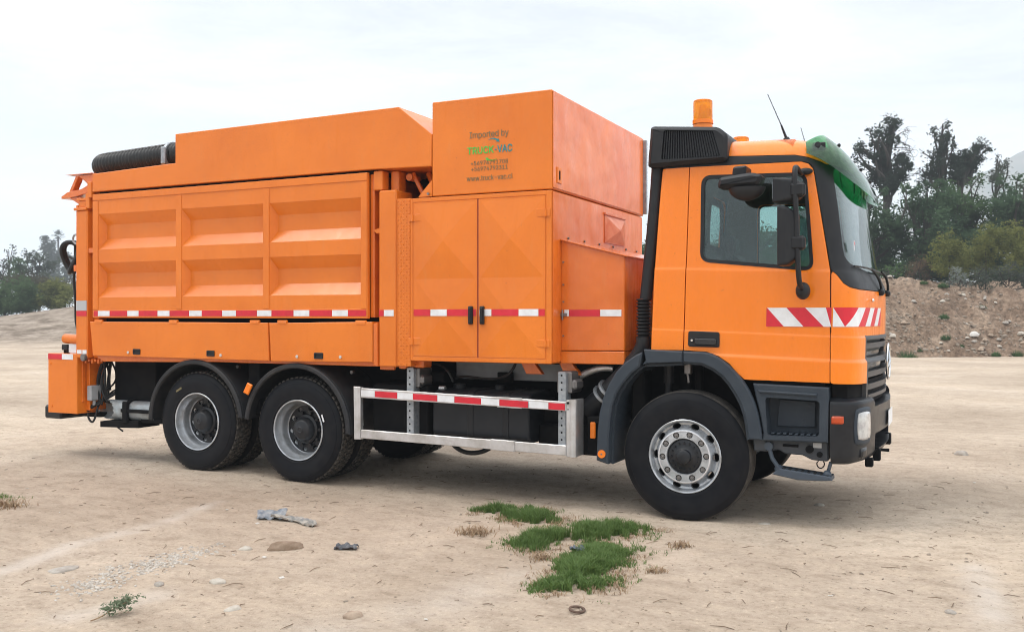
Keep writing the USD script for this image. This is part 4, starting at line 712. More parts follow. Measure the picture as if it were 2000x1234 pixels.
lin = liner - Y(grow(side_win, 0.004)) - as_mf(prism(grow(screen_poly, 0.004), 0.9, 2.0, 'x'))
for p in back_wins: lin = lin - as_mf(prism(grow(p, 0.052), -0.6, 0.1, 'x'))
door_poly = [(0.034, 2.900), (0.92, 2.884), (0.975, 2.865), (1.008, 2.825), (1.020, 2.77), (1.1395, 2.02), (1.1405, 1.160), (0.49, 1.168), (0.43, 1.222), (0.37, 1.292), (0.28, 1.352), (0.18, 1.385), (-0.0085, 1.394)]
quarter_poly = [(-0.5, 2.900), (0.026, 2.900), (-0.0175, 1.394), (-0.5, 1.394)]
cowl = [(1.1455, 2.04), (1.16, 2.022), (1.19, 1.995), (1.235, 1.932), (1.28, 1.900), (1.34, 1.884), (1.7, 1.868)]
frame_poly = [(-0.5, 2.905), (0.925, 2.889), (0.985, 2.868), (1.014, 2.826), (1.026, 2.77)] + cowl + [(1.7, 2.842), (1.10, 2.858), (1.06, 2.878), (0.97, 2.915), (0.87, 2.940), (0.355, 2.967), (-0.5, 2.985)]
near = lambda m, s, y=0.85: m ^ as_mf(cbox(-1, 2, *sorted((s * y, s * 2)), 0.5, 3.5, 0.0001))
cabx = fresh(truck, 'cab'); 
main = obj(truck, 'cab', (open_shell ^ Y([(-0.5, 2.992), (0.355, 2.971), (0.87, 2.944), (0.97, 2.919), (1.06, 2.882), (1.10, 2.862), (1.7, 2.846), (1.7, 3.4), (-0.5, 3.4)])), M['cab'], 35, 'orange cab roof')
USED[(truck, 'cab')] = 1
cab = main
for s in (-1, 1):
    d = P('cab_door', near(open_shell ^ Y(door_poly), s), 'cab', 35)
    if s == -1: near_door = d
    else: far_door = d
    gl = loft([z for z in ZS if z > 1.9], 0.012, 0.0) - loft([1.9] + [z for z in ZS if z > 1.9], 0.016, 0.0)
    P('side_window', near(gl ^ Y(grow(side_win, 0.002)), s), 'glass', 35, parent=d)
    gk = (loft(ZS, -0.003) - loft([1.0] + ZS, 0.02, 0.0)) ^ (Y(grow(side_win, 0.014)) - Y(grow(side_win, -0.014)))
    P('window_gasket', near(gk, s), 'black', 35, parent=d)
    P('rear_quarter', near(open_shell ^ Y(quarter_poly), s, 0.9), 'cab', 35, parent=cab)
P('rear_wall', (open_shell ^ Y([(-0.5, 2.99), (-0.02, 2.99), (-0.02, 1.37), (-0.5, 1.37)])) ^ as_mf(cbox(-1, 1, -0.898, 0.898, 0.5, 3.5, 0.0001)), 'cab', 35, parent=cab)
P('screen_surround', open_shell ^ Y(frame_poly), 'black', 35, parent=cab)
P('windscreen', (loft([z for z in ZS if z > 1.9], 0.010) - loft([1.9] + [z for z in ZS if z > 1.9], 0.014)) ^ as_mf(prism(grow(screen_poly, 0.002), 0.9, 2.0, 'x')), 'screen', 40, parent=cab)
for p in back_wins:
    P('rear_window', as_mf(prism(p, -0.214, -0.210, 'x')), 'glass', parent=cab)
    P('rear_window_gasket', as_mf(prism(grow(p, 0.070), -0.224, -0.198, 'x')) - as_mf(prism(grow(p, -0.012), -0.5, 0.1, 'x')), 'black', parent=cab)
P('interior_lining', lin ^ as_mf(cbox(-1, 2, -2, 2, 1.385, 3.5, 0.0001)), 'liner', 35, parent=cab)
nose_poly = [(1.1495, 2.0)] + [(x, z - 0.006) for x, z in cowl[1:]] + [(1.7, 1.0), (1.1495, 1.0)]
nose = shell ^ Y(nose_poly)
P('front_panel', (nose ^ as_mf(cbox(1, 2, -2, 2, 1.512, 2.3, 0.0001))) + (nose ^ as_mf(cbox(1, 2, -2, -0.86, 1.16, 1.53, 0.0001))) + (nose ^ as_mf(cbox(1, 2, 0.86, 2, 1.16, 1.53, 0.0001))), 'cab', 35, parent=cab)
corner = (loft(ZS, -0.006) - loft([1.0] + ZS, 0.03)) 
for s in (-1, 1): P('corner_panel', near(corner ^ Y(rounded([(1.147, 1.560), (1.60, 1.545), (1.60, 1.140), (1.147, 1.155)], 0.02, 3)), s, 0.885), 'cab', 35, parent=cab)
# grille
gr_in = loft(ZS, 0.05)
P('grille_backing', (loft([0.95] + ZS, 0.055) - loft([0.9] + ZS, 0.075)) ^ as_mf(cbox(1, 2, -0.86, 0.86, 0.98, 1.515, 0.0001)), 'gloss_black', 35, parent=cab)
ztop = lambda a, b, t0, t1, yw: (loft([0.90, 1.0] + ZS, t0) - loft([0.85, 0.95] + ZS, t1)) ^ as_mf(cbox(1, 2, -yw, yw, a, b, 0.0001))
grm = mat('grille_grey', (0.030, 0.031, 0.034), 0.42)
P('grille_frame', (ztop(1.485, 1.518, -0.004, 0.06, 0.875)) + ztop(1.02, 1.05, 0.0, 0.06, 0.80) + (ztop(1.0, 1.52, -0.002, 0.06, 0.875) - as_mf(cbox(1, 2, -0.835, 0.835, 0.5, 2, 0.0001))), grm, 35, parent=cab)
for z in (1.415, 1.30, 1.19, 1.09): P('grille_slat', ztop(z, z + 0.045, 0.002, 0.05, 0.83), grm, 35, parent=cab)
em = [moved(tube(np.column_stack([0 * th, 0.148 * np.cos(th), 0.148 * np.sin(th)]), 0.011, 10), (0, 0, 0))]
for k in range(3):
    a = math.pi / 2 + k * 2 * math.pi / 3; c_, s_ = math.cos(a), math.sin(a)
    em.append(as_tm(m3.Manifold.hull_points(np.array([(0.0, 0.142 * c_, 0.142 * s_), (0.012, 0.026 * -s_, 0.026 * c_), (0.012, -0.026 * -s_, -0.026 * c_), (-0.010, 0.026 * -s_, 0.026 * c_), (-0.010, -0.026 * -s_, -0.026 * c_), (0.022, 0, 0)]))))
P('emblem', moved(cat(*em), (1.476, 0.0, 1.285)), 'chrome', 40, parent=cab)

# warning stripes, following the door and the nose
def surf(s, z, lift=0.004, zz=1.7):
    """the point a distance s along the cab's flank from the door seam, forwards and round the nose"""
    f = FRONT.copy(); f[:, 1] *= float(WD(zz)) / 1.17; S = np.r_[0, np.cumsum(np.linalg.norm(np.diff(f, axis=0), axis=1))]; s = np.asarray(s, float) + (1.145 - 1.02)
    x, y = np.interp(s, S, f[:, 0]), np.interp(s, S, f[:, 1]); lo = s < 0
    x = np.where(lo, 1.02 + s, x); y = np.where(lo, f[0, 1], y)
    e = 0.01; x2, y2 = np.interp(s + e, S, f[:, 0]), np.interp(s + e, S, f[:, 1]); x1, y1 = np.interp(s - e, S, f[:, 0]), np.interp(s - e, S, f[:, 1])
    tx, ty = np.where(lo, 1, x2 - x1), np.where(lo, 0, y2 - y1); L = np.hypot(tx, ty); nx, ny = ty / L, -tx / L
    p = np.column_stack([x + nx * lift, y + ny * lift, np.broadcast_to(z, x.shape)])
    z0 = p[:, 2].copy(); p[:, 0] += 0.028 * (z0 - 1.2); return p
def stripe(b0, b1, t0, t1, z0, z1, m, name, parent, lift=0.004):
    n = 14; k = 5; V, F = [], []
    for j in range(k):
        u = j / (k - 1); a, b = b0 + (t0 - b0) * u, b1 + (t1 - b1) * u
        V.append(surf(np.linspace(a, b, n), z0 + (z1 - z0) * u, lift))
    for j in range(k - 1):
        for i in range(n - 1): q = j * n + i; F += [(q, q + 1, q + n + 1), (q, q + n + 1, q + n)]
    P(name, T(np.vstack(V), F), m, True, parent=parent)
zb, zt = 1.592, 1.740; w = 0.160; A = 0.095           # A: s of the chevron's foot
left = -0.500
bt = [left, -0.363, -0.213, -0.062, 0.095, 0.0955, 0.245, 0.395, 0.545, 0.695, 0.845, 0.985]; tp = [left, left + 0.004, -0.347, -0.204, -0.05, 0.24, 0.39, 0.54, 0.69, 0.84, 0.985, 0.99]
segs = [('red' if k % 2 == 0 else 'white', bt[k], bt[k + 1], tp[k], tp[k + 1]) for k in range(len(bt) - 1)]
for c, b0, b1, t0, t1 in segs:
    def piece(lo, hi):
        if hi(0) - lo(0) > 1e-4 or hi(1) - lo(1) > 1e-4: stripe(lo(0), hi(0), lo(1), hi(1), zb, zt, c, ('red' if c == 'red' else 'white') + '_warning_stripe', near_door if hi(0) <= -0.004 else cab)
    L0 = lambda u: b0 + (t0 - b0) * u; H0 = lambda u: b1 + (t1 - b1) * u
    g0, g1 = -0.007, 0.004
    if max(H0(0), H0(1)) <= g0 or min(L0(0), L0(1)) >= g1: piece(L0, H0)
    else:
        piece(lambda u: min(L0(u), g0), lambda u: min(H0(u), g0)); piece(lambda u: max(L0(u), g1), lambda u: max(H0(u), g1))

# door furniture
P('handle_recess', prism(rounded([(0.027, 1.425), (0.287, 1.420), (0.287, 1.545), (0.030, 1.552)], 0.02, 4), -1.180, -1.166, 'y', 0.004), 'black', parent=near_door)
P('handle', cat(prism(rounded([(0.085, 1.440), (0.260, 1.437), (0.262, 1.488), (0.085, 1.492)], 0.015, 4), -1.196, -1.180, 'y', 0.006), cyl((0.062, -1.178, 1.476), (0.062, -1.188, 1.476), 0.014, 12)), 'gloss_black', parent=near_door)
P('key_barrel', cyl((0.062, -1.186, 1.476), (0.062, -1.190, 1.476), 0.009, 10), 'chrome', parent=near_door)

# intake housing behind the roof, its grille and the duct down the back
hpoly = rounded([(-0.318, 2.912), (0.350, 2.925), (0.352, 3.140), (0.275, 3.205), (-0.262, 3.255), (-0.290, 3.245)], 0.035, 5)
hs2 = P('intake_housing', as_mf(prism(hpoly, -1.195, -0.62, 'y', 0.03)) - as_mf(prism(rounded([(-0.195, 2.970), (0.300, 2.962), (0.240, 3.172), (-0.172, 3.212)], 0.02, 4), -1.4, -1.165, 'y')), 'black', 35)
for i in range(22):
    t = (i + 0.5) / 22; xb, xt = -0.190 + t * 0.482, -0.170 + t * 0.402
    P('louvre', prism([(xb - 0.004, 2.968), (xb + 0.005, 2.968), (xt + 0.005, 3.212 - 0.040 * t), (xt - 0.004, 3.212 - 0.040 * t)], -1.185, -1.166, 'y', 0.001), 'black', False, parent=hs2)
P('grille_mesh_back', prism([(-0.19, 2.972), (0.295, 2.965), (0.24, 3.170), (-0.170, 3.210)], -1.166, -1.160, 'y'), 'gloss_black', False, parent=hs2)
dpath = [(-0.262, -1.07, 2.93), (-0.285, -1.07, 2.6), (-0.325, -1.07, 2.2), (-0.365, -1.07, 1.82)]
P('intake_duct', tube(smooth_path(dpath, 20), 0.052, 14), 'black', 40)
bp_ = np.array([(-0.385, -1.07, z) for z in np.linspace(1.82, 1.50, 90)])
P('duct_bellows', tube(bp_, 0.055 + 0.009 * np.sin(np.arange(90) * 2 * np.pi / 8), 20), 'black', 40)
P('duct_pipe', tube(smooth_path([(-0.390, -1.07, 1.50), (-0.40, -1.06, 1.41), (-0.50, -1.02, 1.27), (-0.68, -0.97, 1.08), (-0.84, -0.93, 0.93), (-0.95, -0.9, 0.84)], 30), np.linspace(0.06, 0.10, 30), 18), 'black', 40)
for t in ((-0.735, -0.955, 1.025), (-0.79, -0.94, 0.975)): P('hose_clip', tube(np.array(t) + np.array([(-0.008, 0.002, -0.008), (0.008, -0.002, 0.008)]), 0.112, 24), 'galv')
P('cab_rear_mount', cat(cbox(-0.42, -0.33, -0.6, 0.6, 1.1, 1.9, 0.02), cbox(-0.52, -0.40, -1.0, -0.8, 0.75, 1.3, 0.02)), 'dark')

# mirrors on their bar
bar = P('mirror_bar', cat(tube(smooth_path([(0.93, -1.18, 2.795), (0.925, -1.35, 2.80), (0.923, -1.44, 2.785), (0.925, -1.46, 2.72), (0.935, -1.46, 2.4), (0.948, -1.455, 2.05), (0.952, -1.42, 1.93), (0.952, -1.30, 1.885), (0.952, -1.17, 1.87)], 60), 0.020, 12), sphere((0.955, -1.27, 1.868), 0.065, 2, (0.85, 1.0, 1.05)), sphere((0.955, -1.165, 2.80), 0.05, 2, (1.2, 0.5, 0.55))), 'black', 40)
def pod(poly, y0, y1, b): return prism(rounded(poly, 0.04, 5), y0, y1, 'y', b)
def mirror_head(x0, x1, z0, z1, yc, hw, dep, taper):
    """a rounded housing that faces backwards: x is its depth, y its width; the glass sits on its rear face"""
    pts = []; zc, hz = (z0 + z1) / 2, (z1 - z0) / 2
    for x, k, r in ((x0, 1.0, 0.012), (x0 + 0.4 * (x1 - x0), 0.98, 0.03), (x1 - 0.04, taper, 0.04)):
        for sy in (-1, 1):
            for sz in (-1, 1): pts.append(np.array(sphere((x + 0.012 * (k == 1.0), yc + sy * (hw * k - r), zc + sz * (hz * (0.45 + 0.55 * k) - r)), r, 2).vertices))
    return m3.Manifold.hull_points(np.vstack(pts))
mm = P('main_mirror', mirror_head(0.800, 0.945, 2.055, 2.505, -1.40, 0.105, 0.14, 0.72), 'black', 25)
P('mirror_glass', cbox(0.7985, 0.8005, -1.48, -1.32, 2.11, 2.45, 0.0005), 'chrome', parent=mm)
wm = P('wide_angle_mirror', mirror_head(0.765, 0.965, 2.535, 2.72, -1.39, 0.10, 0.2, 0.7), 'black', 25)
P('mirror_glass', cbox(0.7635, 0.7655, -1.48, -1.30, 2.56, 2.69, 0.0005), 'chrome', parent=wm)
for z in (2.225, 2.625): P('mirror_clamp', cbox(0.885, 1.0, -1.485, -1.41, z - 0.055, z + 0.055, 0.02), 'black', parent=bar)
km = P('kerb_mirror', cat(moved(prism(rounded([(-0.165, 0.0), (0.150, 0.01), (0.185, 0.085), (0.10, 0.11), (-0.150, 0.085)], 0.03, 5), -0.09, 0.09, 'y', 0.025), (0.505, -1.40, 2.665)), moved(prism(rounded([(-0.045, 0.0), (0.065, 0.03), (0.075, 0.11), (-0.03, 0.105)], 0.02, 4), -0.05, 0.16, 'y', 0.015), (0.475, -1.35, 2.735))), 'black', 30)
P('mirror_bowl', as_mf(sphere((0.555, -1.40, 2.675), 0.155, 3, (0.92, 0.6, 0.70))) - as_mf(cbox(0, 1, -2, -1, 2.67, 3, 0.001)), 'black', 40, parent=km)

# green sun visor
V, F = [], []; ny, nu = 61, 22
key = [-1.0, -0.9, -0.75, -0.45, 0.0]
tops = np.array([(0.945, -1.085, 3.040), (1.02, -1.05, 3.082), (1.06, -0.92, 3.112), (1.03, -0.50, 3.135), (1.00, 0.0, 3.138)])
mids = np.array([(0.965, -1.150, 2.998), (1.07, -1.13, 3.005), (1.215, -1.02, 2.985), (1.325, -0.58, 2.945), (1.345, 0.0, 2.935)])
bots = np.array([(0.965, -1.172, 2.940), (1.075, -1.160, 2.885), (1.19, -1.075, 2.800), (1.335, -0.62, 2.690), (1.375, 0.0, 2.655)])
def round_trip(p): return CubicSpline(np.r_[key, -np.array(key)[-2::-1]], np.vstack([p, (p * [1, -1, 1])[-2::-1]]))
ft_, fm_, fb_ = round_trip(tops), round_trip(mids), round_trip(bots)
for a in np.linspace(-1, 1, ny):
    u = np.linspace(0, 1, nu)[:, None]; V.append((1 - u) ** 2 * ft_(a) + 2 * u * (1 - u) * fm_(a) + u * u * fb_(a))
V = np.vstack(V)
for i in range(ny - 1):
    for j in range(nu - 1): q = i * nu + j; F += [(q, q + nu, q + nu + 1), (q, q + nu + 1, q + 1)]
vis0 = T(V, F); n_ = np.array(vis0.vertex_normals); 
if n_[:, 2].mean() < 0: n_ = -n_
V2 = np.vstack([V + n_ * 0.004, V]); m_ = len(V); F2 = F + [(a + m_, c + m_, b + m_) for a, b, c in F]
P('sun_visor', T(V2, F2), 'visor', 60, parent=cab)
for y in (-0.72, -0.25, 0.25, 0.72): P('visor_bracket', tube(smooth_path([(1.19, y, 2.94), (1.26, y, 2.86), (1.335 - 0.08 * abs(y) ** 3, y, 2.74)], 8), 0.009, 8), 'black', parent=cab)
P('visor_fixing', cat(cyl((1.045, -1.09, 3.005), (1.045, -1.135, 3.010), 0.022, 14), cbox(1.0, 1.10, -1.105, -1.092, 2.965, 3.03, 0.006)), 'black', parent=cab)
for a, u in ((-0.62, 0.25), (-0.30, 0.55), (0.2, 0.6)):
    P('visor_screw', sphere((1 - u) ** 2 * ft_(a) + 2 * u * (1 - u) * fm_(a) + u * u * fb_(a) + [0.008, 0, 0.006], 0.020, 1, (0.7, 1.3, 0.8)), 'black', parent=cab)

# beacons and aerials
def beacon(x, y, zb):
    g = P('beacon', revolve([(0.0, 0.0), (0.095, 0.0), (0.094, 0.012), (0.082, 0.075), (0.080, 0.095), (0.0, 0.096)], 32), 'body', 40, 'orange rubber beacon base')
    for pth_, mesh, m in (('beacon_lens', revolve([(0.0, 0.098), (0.081, 0.098), (0.081, 0.278), (0.078, 0.291), (0.066, 0.297), (0.0, 0.298), ], 32), 'amber'), ('beacon_reflector', cat(revolve([(0.0, 0.10), (0.05, 0.105), (0.05, 0.13), (0.03, 0.135), (0.02, 0.25), (0.0, 0.255)], 16), T(np.array(sphere((0.02, 0.19, 0), 0.05, 1, (0.4, 1, 1)).vertices), sphere((0, 0, 0), 1, 1).faces)), 'amberbulb'), ('beacon_collar', revolve([(0.084, 0.094), (0.087, 0.094), (0.087, 0.125), (0.082, 0.127)], 32), 'orangelens')):
        P(pth_, moved(mesh, (x, y, zb), rot('x', math.pi / 2)), m, 40, parent=g)
    pr = UsdGeom.Mesh.Get(stage, g); mv = moved(revolve([(0.0, 0.0), (0.095, 0.0), (0.094, 0.012), (0.082, 0.075), (0.080, 0.095), (0.0, 0.096)], 32), (x, y, zb), rot('x', math.pi / 2))
    usdkit.mesh(stage, g, mv, M['body'], smooth=40)
beacon(0.07, -0.86, 3.205); beacon(0.02, 0.86, 3.185)
P('beacon_bracket', cbox(-0.09, 0.13, 0.76, 0.96, 3.05, 3.20, 0.01), 'black')
P('aerial', cat(tube([(0.752, -0.75, 3.10), (0.740, -0.75, 3.15)], [0.040, 0.022], 12), tube([(0.744, -0.75, 3.14), (0.70, -0.75, 3.26)], [0.012, 0.007], 8), tube([(0.70, -0.75, 3.26), (0.590, -0.75, 3.525)], [0.0045, 0.003], 6)), 'black')
P('aerial', cat(tube([(0.745, 0.6, 3.10), (0.735, 0.6, 3.16)], [0.035, 0.02], 12), tube([(0.735, 0.6, 3.16), (0.65, 0.6, 3.478)], [0.005, 0.003], 6)), 'black')

# wipers
P('wiper', cat(tube(smooth_path([(1.445, -0.30, 1.86), (1.44, -0.36, 1.95), (1.40, -0.50, 2.04), (1.385, -0.56, 2.06)], 14), 0.011, 8), tube(smooth_path([(1.30, -0.985, 2.065), (1.362, -0.75, 2.060), (1.392, -0.5, 2.055), (1.405, -0.30, 2.05)], 14), 0.008, 6), cbox(1.41, 1.47, -0.36, -0.26, 1.845, 1.90, 0.015)), 'black', 40)
P('wiper', cat(tube(smooth_path([(1.455, 0.20, 1.87), (1.46, 0.16, 1.95), (1.435, 0.05, 2.04), (1.42, 0.0, 2.055)], 14), 0.011, 8), tube(smooth_path([(1.395, -0.35, 2.05), (1.412, 0.0, 2.052), (1.39, 0.4, 2.06)], 10), 0.008, 6), cbox(1.42, 1.48, 0.14, 0.24, 1.845, 1.90, 0.015)), 'black', 40)
P('windscreen_sticker', cat(prism([(-0.985, 2.19), (-0.94, 2.185), (-0.935, 2.26), (-0.98, 2.265)], 1.296, 1.298, 'x')), 'white', False, parent=cab)
P('windscreen_sticker', prism([(-0.975, 2.235), (-0.945, 2.23), (-0.943, 2.25), (-0.973, 2.255)], 1.300, 1.3015, 'x'), 'red', False, parent=cab)
P('screen_pillar_seal', tube(smooth_path([(1.235, -1.02, 2.1), (1.19, -1.005, 2.45), (1.12, -0.985, 2.82)], 12), 0.012, 8), 'black', parent=cab)

# inside
P('dashboard', prism(rounded([(0.92, 1.45), (1.26, 1.45), (1.27, 1.95), (1.10, 2.00), (0.95, 1.88)], 0.05, 4), -1.05, 1.05, 'y', 0.02), 'seat')
for y in (-0.68, 0.62):
    P('cab_seat', cat(cbox(0.18, 0.66, y - 0.25, y + 0.25, 1.50, 1.64, 0.05), moved(cbox(-0.07, 0.07, -0.24, 0.24, 0, 0.66, 0.05), (0.12, y, 1.62), rot('y', -0.16)), moved(cbox(-0.05, 0.05, -0.14, 0.14, 0, 0.20, 0.04), (0.0, y, 2.27), rot('y', -0.1)), cbox(0.22, 0.6, y - 0.2, y + 0.2, 1.3, 1.5, 0.02)), 'seat', 30)
P('steering_wheel', cat(moved(tube(np.column_stack([0.235 * np.cos(th), 0.235 * np.sin(th), 0 * th]), 0.017, 10), (0.82, 0.62, 1.98), rot('y', -0.55)), cyl((0.82, 0.62, 1.98), (1.0, 0.62, 1.72), 0.04, 12), cyl((0.72, 0.42, 1.92), (0.9, 0.82, 2.03), 0.016, 8)), 'seat', 40)
P('cab_floor', cbox(-0.25, 1.2, -1.08, 1.08, 1.36, 1.40, 0.01), 'seat')
P('back_curtain', cbox(-0.235, -0.215, -0.42, 0.42, 1.45, 2.95, 0.005), 'liner')

# wheel arches, steps and bumper
outR = [(0.0, 1.386), (0.16, 1.383), (0.228, 1.372), (0.30, 1.335), (0.369, 1.284), (0.43, 1.225), (0.485, 1.160), (0.535, 1.08), (0.576, 0.990), (0.605, 0.89), (0.626, 0.778), (0.634, 0.695)]
inR = [(0.0, 1.294), (0.157, 1.285), (0.25, 1.245), (0.321, 1.194), (0.378, 1.13), (0.427, 1.055), (0.47, 0.975), (0.496, 0.899), (0.516, 0.80), (0.528, 0.695)]
P('wheel_arch', cat(prism(outR + inR[::-1], -1.232, -1.16, 'y', 0.012), prism([(x, z) for x, z in inR] + [(x - 0.02, z - 0.012) for x, z in inR[::-1]], -1.18, -0.72, 'y')), 'grey', 40)
P('wheel_arch', cat(prism([(-0.335, 1.398), (-0.006, 1.386), (-0.006, 1.294), (-0.300, 1.278), (-0.345, 1.268), (-0.318, 1.31)], -1.232, -1.16, 'y', 0.010), prism([(-0.34, 1.27), (-0.006, 1.29), (-0.006, 1.27), (-0.33, 1.25)], -1.18, -0.72, 'y')), 'grey', 40)
outL = [(-0.345, 1.375), (-0.40, 1.352), (-0.499, 1.284), (-0.575, 1.205), (-0.64, 1.10), (-0.69, 0.985), (-0.725, 0.85), (-0.742, 0.70), (-0.752, 0.449)]
inL = [(-0.368, 1.255), (-0.447, 1.190), (-0.52, 1.105), (-0.576, 1.015), (-0.612, 0.92), (-0.630, 0.80), (-0.642, 0.65), (-0.648, 0.421)]
P('wheel_arch', cat(prism(outL + inL[::-1], -1.236, -1.14, 'y', 0.012), prism(inL + [(x + 0.02, z - 0.006) for x, z in inL[::-1]], -1.16, -0.74, 'y')), 'grey', 40)
P('arch_marker', cat(cyl((-0.70, -1.237, 0.507), (-0.70, -1.248, 0.507), 0.034, 20)), 'orangelens')
P('arch_marker_screw', cyl((-0.70, -1.248, 0.507), (-0.70, -1.251, 0.507), 0.008, 8), 'nut')
P('arch_bracket', cat(cbox(-0.04, 0.02, -1.06, -1.0, 1.19, 1.30, 0.008), cyl((-0.01, -1.05, 1.20), (0.0, -1.05, 1.12), 0.01, 8)), 'nut')
P('orange_reflector', cbox(-0.862, -0.812, -1.10, -1.08, 0.612, 0.755, 0.008), 'orangelens')
P('reflector_bracket', cat(cbox(-0.83, -0.76, -1.09, -1.07, 0.745, 0.76, 0.002), cbox(-0.90, -0.74, -1.07, -0.8, 0.46, 0.80, 0.01)), 'dark')
P('arch_inner_wall', cat(cbox(-0.66, 0.66, -0.74, -0.70, 0.75, 1.40, 0.01), cbox(-0.7, 1.1, 0.70, 0.74, 0.75, 1.4, 0.01), cbox(0.66, 1.12, -0.9, 0.9, 0.85, 1.36, 0.01)), 'dark')
st = as_mf(prism([(0.560, 1.140), (1.136, 1.125), (1.128, 0.700), (0.625, 0.690), (0.640, 0.75), (0.615, 0.90), (0.585, 1.02)], -1.205, -0.80, 'y', 0.010)) - as_mf(prism(rounded([(0.655, 1.035), (1.07, 1.020), (1.065, 0.745), (0.672, 0.735)], 0.03, 4), -1.5, -1.03, 'y')) 
P('step_well', st, 'grey', 30)
P('step_back', prism([(0.74, 1.01), (1.02, 1.0), (1.015, 0.80), (0.72, 0.795)], -1.058, -1.045, 'y', 0.004), 'grey', False)
P('step_tread', cat(*[cbox(0.70 + 0.045 * k, 0.725 + 0.045 * k, -1.19, -1.06, 0.746, 0.757, 0.002) for k in range(8)]), 'grey')
P('step_gap', cbox(0.56, 1.10, -1.15, -0.8, 1.10, 1.165, 0.004), 'dark')
P('step_edge', prism([(0.60, 1.09), (1.05, 1.075), (1.05, 1.055), (0.61, 1.07)], -1.222, -1.20, 'y', 0.006), 'grey', False)
P('lower_bracket', cat(prism(rounded([(0.60, 0.700), (1.125, 0.70), (1.125, 0.545), (1.0, 0.55), (0.93, 0.585), (0.80, 0.585), (0.74, 0.62), (0.70, 0.60)], 0.02, 3), -1.13, -1.0, 'y', 0.01), prism([(0.55, 0.71), (0.66, 0.71), (0.66, 0.60), (0.56, 0.60)], -1.16, -0.9, 'y', 0.01)), mat('bracket_grey', (0.026, 0.033, 0.043), 0.5, vary=(0.04, 0.045, 0.052), scale=9), 30)
P('tow_eye', cat(cyl((0.985, -1.13, 0.635), (0.985, -1.15, 0.635), 0.030, 18), cyl((1.06, -1.13, 0.598), (1.06, -1.145, 0.598), 0.022, 14), cbox(0.78, 0.90, -1.142, -1.128, 0.645, 0.665, 0.004), tube(smooth_path([(1.05, -1.12, 0.545), (1.04, -1.12, 0.51), (1.065, -1.12, 0.49), (1.09, -1.12, 0.51), (1.085, -1.12, 0.545)], 14), 0.005, 6)), 'dark', 40)
P('data_plate', cbox(1.01, 1.075, -1.1345, -1.131, 0.648, 0.688, 0.0005), 'plate')
P('folding_step', cat(prism([(0.70, 0.425), (0.755, 0.475), (1.15, 0.435), (1.155, 0.405), (1.08, 0.398), (0.90, 0.392)], -1.17, -0.99, 'y', 0.008), cyl((0.675, -1.13, 0.645), (0.675, -1.17, 0.645), 0.034, 14), tube([(0.675, -1.15, 0.64), (0.70, -1.15, 0.55), (0.755, -1.15, 0.47)], 0.017, 10), tube([(1.14, -1.10, 0.54), (1.11, -1.10, 0.43)], 0.014, 8), sphere((1.115, -1.12, 0.447), 0.032, 2), sphere((0.75, -1.13, 0.465), 0.035, 2)) , mat('step_grey', (0.038, 0.052, 0.072), 0.5), 30)
P('step_studs', cat(*[cyl((0.79 + 0.047 * k, -1.15 + 0.05 * (j % 2), 0.470 - 0.1 * 0.047 * k - 0.002), (0.79 + 0.047 * k, -1.15 + 0.05 * (j % 2), 0.478 - 0.1 * 0.047 * k), 0.012, 6) for k in range(8) for j in range(2)]), 'black', kind='stuff')
def bump(zs, ts, wide=1.195): 
    rings = [ring_at(1.0, t, wide) + np.array([0.022, 0]) for t in ts]; n = len(rings[0])
    V = np.vstack([np.column_stack([r, np.full(n, z)]) for r, z in zip(rings, zs)]); F = []
    for k in range(len(zs) - 1):
        i = np.arange(n); j = (i + 1) % n
        F += [np.stack([k * n + i, k * n + j, (k + 1) * n + j], 1), np.stack([k * n + i, (k + 1) * n + j, (k + 1) * n + i], 1)]
    F += [np.asarray(m3.triangulate([rings[0]]))[:, ::-1], np.asarray(m3.triangulate([rings[-1]])) + (len(zs) - 1) * n]
    return as_mf(T(V, np.vstack(F)))
bmp = bump([0.525, 0.545, 0.60, 0.985, 1.015, 1.032, 1.05, 1.064], [0.10, 0.045, 0.012, 0.0, 0.012, 0.04, 0.16, 0.19]) ^ as_mf(cbox(1.143, 2, -2, 2, 0.3, 1.2, 0.0001))
bmp = bmp - as_mf(cbox(1.30, 2, -0.70, 0.70, 0.60, 0.735, 0.01)) - as_mf(cbox(1.36, 2, -0.74, 0.74, 0.955, 1.2, 0.01))
bp1 = P('bumper', bmp, mat('bumper_black', (0.0065, 0.0075, 0.010), 0.34, specular_ior_level=0.35, vary=(0.011, 0.0125, 0.015), scale=4, bump=0.1, bscale=300, rvary=0.06), 35)
P('bumper_step', cat(cbox(1.30, 1.36, -0.72, 0.72, 0.92, 0.955, 0.005), cbox(1.25, 1.34, -0.72, 0.72, 0.59, 0.74, 0.005)), 'dark', parent=bp1)
P('under_grille', ((loft([0.90, 1.0] + ZS, 0.03) - loft([0.85, 0.95] + ZS, 0.10)) ^ as_mf(cbox(1.15, 2, -1.1, 1.1, 0.98, 1.165, 0.0001))), 'dark', 35)
def sb_(s, z, lift):
    r = (ring_at(1.0, -float(np.ravel(lift)[0]), 1.195) + np.array([0.022, 0]))[:len(FRONT)]; S = np.r_[0, np.cumsum(np.linalg.norm(np.diff(r, axis=0), axis=1))]; s0 = np.interp(1.145, r[:12, 0], S[:12])
    return np.column_stack([np.interp(s + s0, S, r[:, 0]), np.interp(s + s0, S, r[:, 1]), z])
